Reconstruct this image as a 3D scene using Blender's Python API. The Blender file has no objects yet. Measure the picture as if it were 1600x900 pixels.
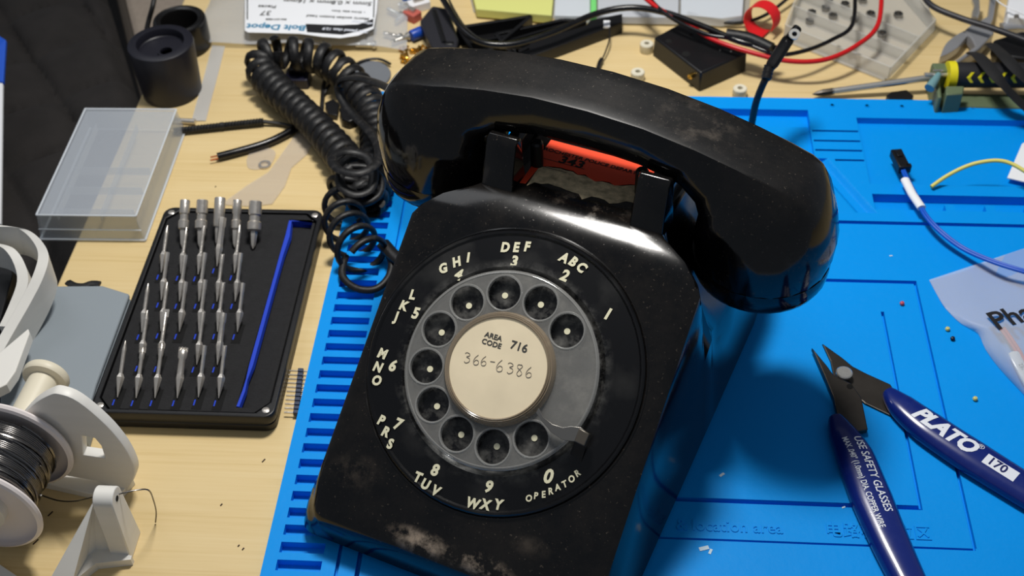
import bpy, bmesh, math, random
import numpy as np
from mathutils import Vector, Matrix
random.seed(7)
SC = bpy.context.scene
COL = SC.collection
U = 0.01                       # everything below is written in centimetres

# ------------------------------------------------------------------ camera
FPX = 2000.0
_Y = np.array([180., 2010., -2000.]); _Y /= np.linalg.norm(_Y)
_X = np.array([31300., -814., 2000.]); _X -= _X.dot(_Y) * _Y; _X /= np.linalg.norm(_X)
_Z = np.cross(_X, _Y)
CM = np.stack([_X, _Y, _Z], 1)          # world -> camera
CP = np.array([0., 0., 46.4])
cam_d = bpy.data.cameras.new('camera'); cam = bpy.data.objects.new('camera', cam_d); COL.objects.link(cam)
cam_d.sensor_width = 36.0; cam_d.lens = FPX / 1600 * 36; cam_d.clip_start = 0.01; cam_d.clip_end = 20
cam.matrix_world = Matrix.Translation(Vector(CP * U)) @ Matrix(CM.T.tolist()).to_4x4()
cam_d.dof.use_dof = True; cam_d.dof.focus_distance = 0.53; cam_d.dof.aperture_fstop = 16
SC.camera = cam
SC.view_settings.view_transform = 'Standard'; SC.view_settings.look = 'None'
SC.view_settings.exposure = 0.0; SC.view_settings.gamma = 1.0; SC.view_settings.use_curve_mapping = False

# ------------------------------------------------------------------ light
world = bpy.data.worlds.new('room'); SC.world = world; world.use_nodes = True
bg = world.node_tree.nodes['Background']; bg.inputs[0].default_value = (0.80, 0.88, 1.0, 1); bg.inputs[1].default_value = 0.19

def area(name, loc, target, sx, sy, power, color=(1, 1, 1)):
    d = bpy.data.lights.new(name, 'AREA'); d.shape = 'RECTANGLE'; d.size = sx * U; d.size_y = sy * U
    d.energy = power; d.color = color
    o = bpy.data.objects.new(name, d); COL.objects.link(o); o.location = Vector(loc) * U
    v = (Vector(target) - Vector(loc)).normalized()
    o.rotation_euler = v.to_track_quat('-Z', 'Y').to_euler()
    return o
area('ceiling_lamp', (-5, 57, 63), (0, 46, 0), 12, 9, 4.1, (1.0, 0.97, 0.92))
area('room_lamp', (-75, 110, 150), (0, 45, 0), 60, 60, 2.2, (0.95, 0.97, 1.0))

# ------------------------------------------------------------------ pixel/plane helpers (real positions read off the desk plane)
def ray(px, py): return CM.T @ np.array([px - 800., 450. - py, -FPX])
def P(px, py, z=0.0):
    d = ray(px, py); q = CP + d * ((z - CP[2]) / d[2]); return Vector(q)
def PY(px, py, y):
    d = ray(px, py); q = CP + d * ((y - CP[1]) / d[1]); return Vector(q)

# ------------------------------------------------------------------ materials
def s2l(c): return tuple(((x / 255) / 12.92 if x / 255 <= .04045 else ((x / 255 + .055) / 1.055) ** 2.4) for x in c)
MATS = {}
def mat(name, rgb, rough=0.5, metal=0.0, var=0.0, vscale=20, bump=0.0, bscale=200, clear=None, coat=0.0, spec=0.5, stretch=None, dust=None, emit=None, trans=0.0, ior=1.45):
    """rgb sRGB 0-255. clear = share of see-through for thin plastics. dust=(rgb, amount, scale)."""
    if name in MATS: return MATS[name]
    m = bpy.data.materials.new(name); m.use_nodes = True; nt = m.node_tree; N = nt.nodes; L = nt.links
    b = N['Principled BSDF']; col = s2l(rgb)
    b.inputs['Base Color'].default_value = (*col, 1); b.inputs['Roughness'].default_value = rough
    b.inputs['Metallic'].default_value = metal; b.inputs['Specular IOR Level'].default_value = spec
    b.inputs['Coat Weight'].default_value = coat; b.inputs['Coat Roughness'].default_value = 0.08
    b.inputs['Transmission Weight'].default_value = trans; b.inputs['IOR'].default_value = ior
    tc = N.new('ShaderNodeTexCoord'); mp = N.new('ShaderNodeMapping'); L.new(tc.outputs['Object'], mp.inputs[0])
    if stretch: mp.inputs['Scale'].default_value = stretch
    last = None
    if var:
        n = N.new('ShaderNodeTexNoise'); n.inputs['Scale'].default_value = vscale; n.inputs['Detail'].default_value = 6; L.new(mp.outputs[0], n.inputs['Vector'])
        r = N.new('ShaderNodeValToRGB'); r.color_ramp.elements[0].position = .3; r.color_ramp.elements[1].position = .7
        r.color_ramp.elements[0].color = (*[c * (1 - var) for c in col], 1); r.color_ramp.elements[1].color = (*[min(1, c * (1 + var)) for c in col], 1)
        L.new(n.outputs[0], r.inputs[0]); L.new(r.outputs[0], b.inputs['Base Color']); last = r.outputs[0]
    if dust:
        drgb, amt, dsc = dust
        n = N.new('ShaderNodeTexNoise'); n.inputs['Scale'].default_value = dsc; n.inputs['Detail'].default_value = 8; n.inputs['Roughness'].default_value = .75; L.new(mp.outputs[0], n.inputs['Vector'])
        r = N.new('ShaderNodeMapRange'); r.inputs[1].default_value = .5; r.inputs[2].default_value = .8; r.inputs[4].default_value = amt; L.new(n.outputs[0], r.inputs[0])
        mx = N.new('ShaderNodeMixRGB'); mx.inputs[2].default_value = (*s2l(drgb), 1); L.new(r.outputs[0], mx.inputs[0])
        if last: L.new(last, mx.inputs[1])
        else: mx.inputs[1].default_value = (*col, 1)
        L.new(mx.outputs[0], b.inputs['Base Color'])
        rr = N.new('ShaderNodeMath'); rr.operation = 'MULTIPLY_ADD'; rr.inputs[1].default_value = .6; rr.inputs[2].default_value = rough
        L.new(r.outputs[0], rr.inputs[0]); L.new(rr.outputs[0], b.inputs['Roughness'])
    if bump:
        n = N.new('ShaderNodeTexNoise'); n.inputs['Scale'].default_value = bscale; n.inputs['Detail'].default_value = 4; L.new(mp.outputs[0], n.inputs['Vector'])
        bp = N.new('ShaderNodeBump'); bp.inputs['Strength'].default_value = bump; bp.inputs['Distance'].default_value = .0005
        L.new(n.outputs[0], bp.inputs['Height']); L.new(bp.outputs[0], b.inputs['Normal'])
    if clear is not None:
        tr = N.new('ShaderNodeBsdfTransparent'); tr.inputs[0].default_value = (.97, .98, .98, 1)
        mx = N.new('ShaderNodeMixShader'); mx.inputs[0].default_value = clear
        L.new(b.outputs[0], mx.inputs[1]); L.new(tr.outputs[0], mx.inputs[2]); L.new(mx.outputs[0], N['Material Output'].inputs[0])
    MATS[name] = m; return m

# ------------------------------------------------------------------ mesh builder
class MB:
    def __init__(s): s.v = []; s.f = []
    def add(s, vs, fs):
        o = len(s.v); s.v += [tuple(v) for v in vs]; s.f += [tuple(i + o for i in f) for f in fs]; return s
    def box(s, c, size, M=None):
        hx, hy, hz = [q / 2 for q in size]
        vs = [Vector((x, y, z)) for x in (-hx, hx) for y in (-hy, hy) for z in (-hz, hz)]
        if M: vs = [M @ v for v in vs]
        vs = [v + Vector(c) for v in vs]
        return s.add(vs, [(0, 1, 3, 2), (4, 6, 7, 5), (0, 4, 5, 1), (2, 3, 7, 6), (0, 2, 6, 4), (1, 5, 7, 3)])
    def rings(s, rs, cap0=True, cap1=True, closed=False):
        n = len(rs[0]); vs = [p for r in rs for p in r]; fs = []
        m = len(rs)
        for i in range(m if closed else m - 1):
            a = i * n; b = ((i + 1) % m) * n
            for j in range(n): k = (j + 1) % n; fs.append((a + j, a + k, b + k, b + j))
        if not closed:
            if cap0: fs.append(tuple(reversed(range(n))))
            if cap1: fs.append(tuple(range((m - 1) * n, m * n)))
        return s.add(vs, fs)
    def tube(s, path, r, n=8, flat=1.0, up=None, closed=False):
        path = [Vector(p) for p in path]; m = len(path)
        rr = r if callable(r) else (lambda t: r)
        T = [((path[min(i + 1, m - 1)] - path[max(i - 1, 0)]).normalized() if (path[min(i + 1, m - 1)] - path[max(i - 1, 0)]).length > 1e-9 else Vector((0, 0, 1))) for i in range(m)]
        u = Vector(up) if up else (Vector((0, 0, 1)) if abs(T[0].z) < .9 else Vector((1, 0, 0)))
        rs = []
        for i in range(m):
            t = T[i]; u = (u - t * u.dot(t))
            if u.length < 1e-6: u = t.orthogonal()
            u.normalize(); w = t.cross(u); R_ = rr(i / max(1, m - 1))
            rs.append([path[i] + (u * math.cos(a) * R_ * flat + w * math.sin(a) * R_) for a in [2 * math.pi * k / n for k in range(n)]])
            if up: u = Vector(up)
        return s.rings(rs, closed=closed)
    def lathe(s, prof, n=32, M=None, cap0=True, cap1=True):
        rs = []
        for r, z in prof:
            ring = [Vector((max(r, 1e-4) * math.cos(2 * math.pi * k / n), max(r, 1e-4) * math.sin(2 * math.pi * k / n), z)) for k in range(n)]
            if M: ring = [M @ v for v in ring]
            rs.append(ring)
        return s.rings(rs, cap0, cap1)
    def prism(s, poly, z0, z1, M=None):
        a = [Vector((p[0], p[1], z0)) for p in poly]; b = [Vector((p[0], p[1], z1)) for p in poly]
        if M: a = [M @ v for v in a]; b = [M @ v for v in b]
        return s.rings([a, b])
    def build(s, name, m, parent=None, smooth=35, bevel=0, seg=2, fix=True):
        me = bpy.data.meshes.new(name); me.from_pydata([(x * U, y * U, z * U) for x, y, z in s.v], [], s.f); me.update()
        if fix:
            bm = bmesh.new(); bm.from_mesh(me); bmesh.ops.recalc_face_normals(bm, faces=bm.faces); bm.to_mesh(me); bm.free()
        return link(name, me, m, parent, smooth, bevel, seg)
def link(name, me, m, parent=None, smooth=35, bevel=0, seg=2):
    me.materials.clear()
    if m: me.materials.append(m)
    o = bpy.data.objects.new(name, me); COL.objects.link(o)
    if parent: o.parent = parent
    if smooth:
        me.shade_smooth()
        try: me.set_sharp_from_angle(angle=math.radians(smooth))
        except Exception: pass
    if bevel:
        b = o.modifiers.new('bevel', 'BEVEL'); b.width = bevel * U; b.segments = seg; b.limit_method = 'ANGLE'; b.angle_limit = math.radians(40)
    return o
def tag(o, label=None, cat=None, group=None, kind=None):
    if label: o['label'] = label
    if cat: o['category'] = cat
    if group: o['group'] = group
    if kind: o['kind'] = kind
    return o
def empty(name, loc, rz, label, cat, group=None, rot=None):
    o = bpy.data.objects.new(name, None); COL.objects.link(o); o.location = Vector(loc) * U; o.rotation_euler = rot or (0, 0, rz)
    o.empty_display_size = .01
    return tag(o, label, cat, group)
def copy_tree(o, parent=None):
    c = o.copy(); COL.objects.link(c)
    if parent: c.parent = parent
    for ch in list(o.children): copy_tree(ch, c)
    return c
def RZ(a): return Matrix.Rotation(a, 3, 'Z')
def spline(pts, n=12):
    pts = [Vector(p) for p in pts]; out = []
    for i in range(len(pts) - 1):
        p0 = pts[max(i - 1, 0)]; p1 = pts[i]; p2 = pts[i + 1]; p3 = pts[min(i + 2, len(pts) - 1)]
        for k in range(n):
            t = k / n; out.append(.5 * ((2 * p1) + (p2 - p0) * t + (2 * p0 - 5 * p1 + 4 * p2 - p3) * t * t + (3 * p1 - p0 - 3 * p2 + p3) * t ** 3))
    out.append(pts[-1]); return out
def curve2d(loops, depth, bevel=0.0):
    """filled 2-D outline with holes (cm) extruded to +-depth/2; returns list verts(cm), faces"""
    cu = bpy.data.curves.new('tmp', 'CURVE'); cu.dimensions = '2D'; cu.fill_mode = 'BOTH'
    cu.extrude = depth / 2 - bevel; cu.bevel_depth = bevel; cu.bevel_resolution = 1
    if bevel: cu.offset = -bevel
    for lp in loops:
        sp = cu.splines.new('POLY'); sp.points.add(len(lp) - 1); sp.use_cyclic_u = True
        for i, p in enumerate(lp): sp.points[i].co = (p[0], p[1], 0, 1)
    return _tomesh(cu)
def _tomesh(cu):
    o = bpy.data.objects.new('tmp', cu); COL.objects.link(o)
    bpy.context.view_layer.update()
    dg = bpy.context.evaluated_depsgraph_get(); ev = o.evaluated_get(dg); me = ev.to_mesh()
    vs = [v.co.copy() for v in me.vertices]; fs = [tuple(p.vertices) for p in me.polygons]
    ev.to_mesh_clear(); bpy.data.objects.remove(o); bpy.data.curves.remove(cu); return vs, fs
def text2d(txt, size, bold=0.0, depth=0.01, align='CENTER', sx=1.0, shear=0.0, space=1.0):
    cu = bpy.data.curves.new('tmp', 'FONT'); cu.body = txt; cu.size = size; cu.align_x = align; cu.align_y = 'CENTER'
    cu.extrude = depth / 2; cu.offset = bold; cu.resolution_u = 3; cu.shear = shear; cu.space_character = space
    vs, fs = _tomesh(cu)
    return [Vector((v.x * sx, v.y, v.z)) for v in vs], fs
def circ(cx, cy, r, n=32, a0=0): return [(cx + r * math.cos(a0 + 2 * math.pi * k / n), cy + r * math.sin(a0 + 2 * math.pi * k / n)) for k in range(n)]
def rrect(x0, y0, x1, y1, r, n=5):
    out = []
    for cx, cy, a in ((x1 - r, y1 - r, 0), (x0 + r, y1 - r, 90), (x0 + r, y0 + r, 180), (x1 - r, y0 + r, 270)):
        for k in range(n + 1):
            t = math.radians(a + 90 * k / n); out.append((cx + r * math.cos(t), cy + r * math.sin(t)))
    return out
def placed(vs, M): return [M @ v for v in vs]

# ================================================================== materials used
M_black = None
def phone_mat(name, wear, base=.13):
    m = mat(name, (7, 7, 8), 0.13, coat=.0, spec=.5, bump=.04, bscale=60)
    nt = m.node_tree; N = nt.nodes; L = nt.links; b = N['Principled BSDF']
    tc = N['Texture Coordinate']
    n = N.new('ShaderNodeTexNoise'); n.inputs['Scale'].default_value = 30; n.inputs['Detail'].default_value = 9; n.inputs['Roughness'].default_value = .8
    L.new(tc.outputs['Object'], n.inputs['Vector'])
    n2 = N.new('ShaderNodeTexNoise'); n2.inputs['Scale'].default_value = 900; n2.inputs['Detail'].default_value = 3; L.new(tc.outputs['Object'], n2.inputs['Vector'])
    mr = N.new('ShaderNodeMapRange'); mr.inputs[1].default_value = .42; mr.inputs[2].default_value = .8; mr.inputs[4].default_value = .03; L.new(n.outputs[0], mr.inputs[0])
    sp = N.new('ShaderNodeMapRange'); sp.inputs[1].default_value = .66; sp.inputs[2].default_value = .76; sp.inputs[4].default_value = .15; L.new(n2.outputs[0], sp.inputs[0])
    add = N.new('ShaderNodeMath'); add.operation = 'ADD'; L.new(mr.outputs[0], add.inputs[0]); L.new(sp.outputs[0], add.inputs[1])
    last = add.outputs[0]
    for (cx, cy, cz, rx, ry, rz, amt, lo) in wear:       # scuffed patches, each with its own place on the shell
        mp = N.new('ShaderNodeMapping'); mp.vector_type = 'TEXTURE'; mp.inputs['Location'].default_value = (cx * U, cy * U, cz * U); mp.inputs['Scale'].default_value = (rx * U, ry * U, rz * U)
        L.new(tc.outputs['Object'], mp.inputs[0])
        ln = N.new('ShaderNodeVectorMath'); ln.operation = 'LENGTH'; L.new(mp.outputs[0], ln.inputs[0])
        k = N.new('ShaderNodeMapRange'); k.inputs[1].default_value = 1.0; k.inputs[2].default_value = .3; k.inputs[3].default_value = 0; k.inputs[4].default_value = 1; L.new(ln.outputs['Value'], k.inputs[0])
        nn = N.new('ShaderNodeTexNoise'); nn.inputs['Scale'].default_value = 110; nn.inputs['Detail'].default_value = 8; nn.inputs['Roughness'].default_value = .7; L.new(tc.outputs['Object'], nn.inputs['Vector'])
        kr = N.new('ShaderNodeMapRange'); kr.inputs[1].default_value = lo; kr.inputs[2].default_value = lo + .2; kr.inputs[4].default_value = amt; L.new(nn.outputs[0], kr.inputs[0])
        mu = N.new('ShaderNodeMath'); mu.operation = 'MULTIPLY'; L.new(k.outputs[0], mu.inputs[0]); L.new(kr.outputs[0], mu.inputs[1])
        ad = N.new('ShaderNodeMath'); ad.operation = 'ADD'; ad.use_clamp = True; L.new(last, ad.inputs[0]); L.new(mu.outputs[0], ad.inputs[1]); last = ad.outputs[0]
    mx = N.new('ShaderNodeMixRGB'); mx.inputs[1].default_value = (*s2l((7, 7, 8)), 1); mx.inputs[2].default_value = (*s2l((165, 148, 130)), 1)
    L.new(last, mx.inputs[0]); L.new(mx.outputs[0], b.inputs['Base Color'])
    rr = N.new('ShaderNodeMath'); rr.operation = 'MULTIPLY_ADD'; rr.inputs[1].default_value = 1.2; rr.inputs[2].default_value = base; rr.use_clamp = True
    L.new(last, rr.inputs[0]); L.new(rr.outputs[0], b.inputs['Roughness'])
    return m
blk = phone_mat('black_phone_plastic', [(-1.0, -10.0, 1.95, 1.7, .6, .6, .85, .45), (1.6, -10.0, 1.95, 1.7, .6, .6, .8, .46), (3.2, -10.2, 1.7, 1.3, .5, .5, .6, .47), (-4.6, -8.6, 3.0, 1.4, .9, .9, .10, .47), (1.2, 3.2, 10.2, 2.4, 1.3, .6, .3, .5), (3.4, -9.0, 2.9, 1.0, .5, .5, .10, .4)])
hblk = phone_mat('black_handset_plastic', [(4.5, 0, 14, 2.5, 2, 1.5, .10, .5), (9.8, -1, 9.5, 1.6, 3, 2.6, .10, .5)], .10)

def top_rub():
    nt = hblk.node_tree; N = nt.nodes; L = nt.links; b = N['Principled BSDF']; src = b.inputs['Roughness'].links[0].from_socket
    sp = N.new('ShaderNodeSeparateXYZ'); L.new(N['Texture Coordinate'].outputs['Normal'], sp.inputs[0])
    k = N.new('ShaderNodeMapRange'); k.inputs[1].default_value = .80; k.inputs[2].default_value = .93; k.inputs[4].default_value = .26; L.new(sp.outputs[2], k.inputs[0])
    a = N.new('ShaderNodeMath'); a.operation = 'ADD'; a.use_clamp = True; L.new(src, a.inputs[0]); L.new(k.outputs[0], a.inputs[1]); L.new(a.outputs[0], b.inputs['Roughness'])
top_rub()
black_pl = mat('black_plastic', (16, 16, 18), .38, bump=.1, bscale=400)
black_gl = mat('black_gloss_rubber', (10, 10, 12), .22, dust=((90, 90, 95), .12, 120))
black_rub = mat('black_cord_rubber', (15, 15, 17), .48, dust=((120, 115, 110), .22, 260), bump=.3, bscale=300)
print_bl = mat('dark_navy_print', (25, 25, 34), .42, bump=.15, bscale=90, stretch=(1, 1, 14))
white_pr = mat('white_printed_plastic', (226, 224, 218), .42, var=.03, bump=.05, bscale=60, stretch=(1, 1, 10))
cream_pl = mat('cream_plastic', (222, 214, 192), .45)
steel = mat('polished_steel', (205, 203, 198), .25, .75, bump=.1, bscale=200)
nickel = mat('brushed_nickel', (206, 200, 192), .30, .75, bump=.3, bscale=500)
dsteel = mat('dark_tool_steel', (72, 68, 64), .38, 1.0, var=.2, vscale=60)
brass = mat('brass', (212, 170, 80), .28, 1.0)
desk_m = mat('maple_laminate', (221, 190, 141), .42, spec=.35)
clear_pl = mat('clear_polypropylene', (205, 212, 222), .22, clear=.66, bump=.2, bscale=40)
clear_ed = mat('clear_plastic_edge', (232, 238, 245), .25, clear=.38)
bag_m = mat('zip_bag_film', (222, 226, 232), .2, clear=.70, bump=1.0, bscale=45)
acry = mat('finger_wheel_acrylic', (140, 139, 136), .2, clear=.60, spec=.8, dust=((205, 200, 190), .5, 60))
acry_ed = mat('acrylic_polished_edge', (170, 169, 166), .1, clear=.6, spec=1.0, coat=1.0)
card_m = mat('aged_card', (226, 211, 180), .65, var=.06, vscale=60)
ink = mat('printed_ink', (58, 58, 56), .7)
pencil = mat('pencil_line', (125, 118, 112), .7)
ivory = mat('ivory_lettering', (226, 221, 190), .5)
paper_w = mat('white_paper', (236, 238, 242), .6)
red_m = mat('red_wire_jacket', (200, 22, 26), .32)
blue_w = mat('blue_wire_jacket', (6, 84, 196), .45)
grey_p = mat('grey_silicone', (136, 145, 152), .55, bump=.1, bscale=500)
navy = mat('navy_grip_vinyl', (14, 34, 110), .24, coat=.3, dust=((90, 110, 170), .06, 200))
olive = mat('olive_plastic', (98, 112, 84), .5, bump=.1, bscale=300)
yellow_m = mat('yellow_rubber', (228, 214, 30), .5)
solder_m = mat('solder_wire', (125, 122, 120), .25, 1.0)
white_txt = mat('white_print', (225, 230, 240), .5)
nylon = mat('natural_nylon', (232, 226, 205), .45, clear=.12)

# desk wood grain
def wood():
    nt = desk_m.node_tree; N = nt.nodes; L = nt.links; b = N['Principled BSDF']; tc = N['Texture Coordinate']
    mp = N.new('ShaderNodeMapping'); mp.inputs['Scale'].default_value = (.7, 9, 1); L.new(tc.outputs['Object'], mp.inputs[0])
    n = N.new('ShaderNodeTexNoise'); n.inputs['Scale'].default_value = 9; n.inputs['Detail'].default_value = 8; n.inputs['Roughness'].default_value = .6; n.inputs['Distortion'].default_value = .6
    L.new(mp.outputs[0], n.inputs['Vector'])
    mp2 = N.new('ShaderNodeMapping'); mp2.inputs['Scale'].default_value = (1.2, 60, 1); L.new(tc.outputs['Object'], mp2.inputs[0])
    n2 = N.new('ShaderNodeTexNoise'); n2.inputs['Scale'].default_value = 10; n2.inputs['Detail'].default_value = 5; L.new(mp2.outputs[0], n2.inputs['Vector'])
    ad = N.new('ShaderNodeMath'); ad.operation = 'MULTIPLY_ADD'; ad.inputs[1].default_value = .45; L.new(n2.outputs[0], ad.inputs[0])
    m1 = N.new('ShaderNodeMath'); m1.operation = 'MULTIPLY'; m1.inputs[1].default_value = .6; L.new(n.outputs[0], m1.inputs[0]); L.new(m1.outputs[0], ad.inputs[2])
    r = N.new('ShaderNodeValToRGB'); e = r.color_ramp.elements; e[0].position = .30; e[0].color = (*s2l((205, 178, 122)), 1); e[1].position = .72; e[1].color = (*s2l((224, 201, 152)), 1)
    x = e.new(.5); x.color = (*s2l((218, 193, 141)), 1)
    L.new(ad.outputs[0], r.inputs[0]); L.new(r.outputs[0], b.inputs['Base Color'])
wood()

# ================================================================== the setting
def slab(name, poly, z0, z1, m, bevel=.1):
    return MB().prism(poly, z0, z1).build(name, m, bevel=bevel)
desk = slab('desk', [(-27.9, 20.5), (75, 20.5), (75, 118), (-27.9, 118)], -2.6, 0, desk_m, .12)
tag(desk, 'light maple laminate desk top under everything', 'desk')
fl = slab('floor', [(-160, -80), (160, -80), (160, 240), (-160, 240)], -75, -73, mat('dark_carpet', (34, 32, 32), .95, var=.2, vscale=60, bump=.5), 0); tag(fl, kind='structure')
wl = slab('wall_back', [(-160, 232), (160, 232), (160, 240), (-160, 240)], -73, 180, mat('wall_paint', (150, 148, 145), .8, var=.02), 0); tag(wl, kind='structure')

# ------------------------------------------------------------------ blue repair mat : relief on a rectilinear grid
MX0, MX1, MY0, MY1, MT = -13.6, 33.0, 22.0, 62.0, .60
mat_blue = mat('blue_silicone', (0, 144, 232), .50, var=.05, vscale=9, bump=.25, bscale=260, dust=((110, 180, 235), .03, 420), spec=.15)
rec = []                                 # x0,x1,y0,y1,z
def R_(x0, x1, y0, y1, z): rec.append((x0, x1, y0, y1, z))
y = 22.46
while y < 58.5:
    R_(-12.95, -11.05, y, y + .52, .20); y += .88
R_(-10.45, -10.3, 22.3, 61.3, .33)                                 # line beside the slots
R_(-9.6, 16.1, 46.6, 46.82, .28) ; R_(-9.6, -9.4, 22.3, 46.82, .28)
R_(-9.0, -8.82, 47.8, 56.0, .30); R_(-9.0, 4.0, 47.8, 47.95, .30)
R_(16.0, 16.16, 31.0, 46.82, .33); R_(3.0, 14.25, 32.85, 33.08, .24); R_(14.1, 14.25, 32.85, 44.6, .34)
R_(3.0, 16.1, 30.9, 31.0, .38)
R_(10.5, 33, 51.0, 51.25, .22)
R_(5.2, 12.15, 59.5, 60.8, .10); R_(5.6, 12.1, 52.5, 59.5, .34)    # pocket behind the handset
for k, (yy, xa) in enumerate(((58.9, 12.2), (58.0, 12.2), (57.15, 12.2), (56.3, 13.2))): R_(xa, 14.8, yy - .1, yy + .05, .22)
R_(14.85, 33, 54.3, 60.15, .18)                                     # big shallow parts tray
R_(14.9, 15.02, 54.4, 59.5, .22)
xs = 14.9
R_(14.85, 33, 52.2, 53.45, .03)                                    # magnetic trough
def hgt(x, yv):
    z = MT
    for a, b, c, d, h in rec:
        if a <= x <= b and c <= yv <= d: z = min(z, h)
    # raised bars across the trough
    if 52.1 < yv < 52.85 and x > 17:
        for xb in (18.6, 20.7, 22.8, 24.9, 27.0, 29.1):
            if xb <= x <= xb + .5: z = max(z, .5)
    # diagonal gutter falling to the right of the pocket
    if 51.9 < yv < 56.4:
        dx = abs(x - (12.3 + (56.3 - yv) * .47))
        if dx < .55: z = min(z, MT - .26 * min(1, (.55 - dx) / .3))
    if x < MX0 + .05 or x > MX1 - .05 or yv < MY0 + .05 or yv > MY1 - .05: z = min(z, .36)
    return z
def lines(lo, hi, edges, step):
    s_ = {lo, lo + .06, hi, hi - .06}
    v = lo
    while v < hi: s_.add(round(v, 4)); v += step
    for e in edges:
        for q in (e - .001, e + .001, e - .05, e + .05):
            if lo < q < hi: s_.add(round(q, 4))
    s_ = sorted(s_); out = [s_[0]]
    for q in s_[1:]:
        if q - out[-1] > .0015: out.append(q)
    return out
xe = [v for r in rec for v in r[:2]] + [a + d for a in (18.6, 20.7, 22.8, 24.9, 27.0, 29.1) for d in (0, .5)]
ye = [v for r in rec for v in r[2:4]] + [53.0, 51.9, 56.4, 54.0, 60.4, 61.0]
XL = lines(MX0, MX1, xe, .9); YL = lines(MY0, MY1, ye, .9)
XL = sorted(set(XL + [round(11.6 + .08 * k, 3) for k in range(44)])); YL = sorted(set(YL + [round(51.9 + .09 * k, 3) for k in range(51)]))
mb = MB(); nx, ny = len(XL), len(YL)
vs = [(x, yv, hgt(x, yv)) for yv in YL for x in XL]; fs = [(j * nx + i, j * nx + i + 1, (j + 1) * nx + i + 1, (j + 1) * nx + i) for j in range(ny - 1) for i in range(nx - 1)]
o = len(vs); per = [i for i in range(nx)] + [j * nx + nx - 1 for j in range(1, ny)] + [(ny - 1) * nx + i for i in range(nx - 2, -1, -1)] + [j * nx for j in range(ny - 2, 0, -1)]
vs += [(vs[i][0], vs[i][1], .02) for i in per]
for k in range(len(per)): k2 = (k + 1) % len(per); fs.append((per[k], per[k2], o + k2, o + k))
fs.append(tuple(o + k for k in range(len(per))))
mb.add(vs, fs)
rmat = mb.build('repair_mat', mat_blue, smooth=28)
tag(rmat, 'bright blue silicone repair mat with slots, trays and troughs lying on the desk', 'mat')
emb = MB()
for txt, x, w_ in (('& location area', 6.0, .86), ('\u7535\u8def\u677f\u5b9a\u4f4d\u533a', 12.2, .9)):
    vs, fs = text2d(txt, .80, .012, .06, sx=w_, space=1.05); emb.add([v + Vector((x, 31.62, MT + .012)) for v in vs], fs)
emb.build('embossed_lettering', mat_blue, rmat, smooth=0)
dots = MB()
for k in range(9): dots.lathe([(.16, MT - .01), (.16, MT + .03), (.10, MT + .03), (.10, MT)], 14, Matrix.Translation((13.6 + k * 2.0 - 0, 61.3, 0)))
dots.build('moulded_ring_mark', mat_blue, rmat, smooth=0)

# ================================================================== the telephone
PO = (-2.225, 37.83, .80); PSI = math.radians(-21)
ph = empty('rotary_telephone', PO, PSI, 'black rotary dial desk telephone standing on the blue mat', 'telephone')
def tz(yv):
    if yv <= .8: return 6.5 + (yv + 3.9) * math.tan(math.radians(35)) - .12
    a = 9.67
    if yv < 2.6: t = (yv - .8) / 1.8; return a + t * 1.0 - .28 * t * t * 1.5
    if yv < 8.5: return 10.25 - (yv - 2.6) * .12
    return 9.5 - (yv - 8.5) * .9
def body():
    XB = .25
    st = []     # y, base half width, knee(x,z), top half width, zt, round r
    def S(yv, wb, zt, wt, kx, kz, rs): st.append((yv, wb, zt, wt, kx, kz, rs))
    S(-10.5, 6.1, .9, 5.7, 6.0, .5, .1); S(-10.47, 6.4, 1.3, 5.9, 6.25, .7, .25); S(-10.35, 6.7, 1.68, 6.08, 6.5, .9, .35); S(-10.1, 6.9, 1.98, 6.25, 6.65, 1.1, .42)
    S(-9.75, 7.05, tz(-9.75) - .10, 6.38, 6.75, 1.3, .45); S(-9.3, 7.15, tz(-9.3) - .03, 6.46, 6.82, 1.5, .45)
    for yv in (-8.8, -8, -6, -4, -2, 0, .5): S(yv, 7.2, tz(yv), 6.5, 6.85, max(1.5, tz(yv) * .5), .45)
    S(.9, 7.2, tz(.9), 6.25, 6.85, 5.2, .45); S(1.5, 7.2, tz(1.5), 5.6, 6.9, 6.0, .4); S(2.2, 7.2, tz(2.2), 4.5, 6.7, 5.6, .35); S(2.6, 7.2, tz(2.6), 4.1, 6.6, 5.3, .3)
    for yv in (3.4, 5, 7, 8.5): S(yv, 7.2, tz(yv), 3.95, 6.6, 5.2, .3)
    S(9.8, 7.1, tz(9.8), 4.2, 6.6, 5.0, .3); S(10.8, 6.9, 6.8, 5.0, 6.5, 4.5, .3); S(11.3, 6.6, 4.0, 5.6, 6.4, 2.5, .3)
    rs = []
    for yv, wb, zt, wt, kx, kz, r in st:
        kz = min(kz, zt - .35)
        half = [(wb, .25), ((wb + kx) / 2 + .02, (kz + .25) / 2), (kx, kz)]
        dx, dz = wt - kx, (zt - r) - kz
        half += [(kx + dx * (.5 if yv < 2.3 else .72) + .04, kz + dz * .5), (wt + .02, zt - r), (wt - r * .12, zt - r * .45), (wt - r * .5, zt - r * .1), (wt - r * 1.2, zt), (wt * .55, zt), (wt * .25, zt)]
        ring = [Vector((XB + x, yv, z)) for x, z in half] + [Vector((XB - x, yv, z)) for x, z in reversed(half)]
        rs.append(ring)
    return MB().rings(rs)
hb = body().build('housing', blk, ph, smooth=32)
MB().prism(rrect(-6.6, -9.9, 7.1, 10.9, .8), 0.0, .3).build('base_plate', mat('dark_base_metal', (28, 26, 26), .5, .6), ph)
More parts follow.
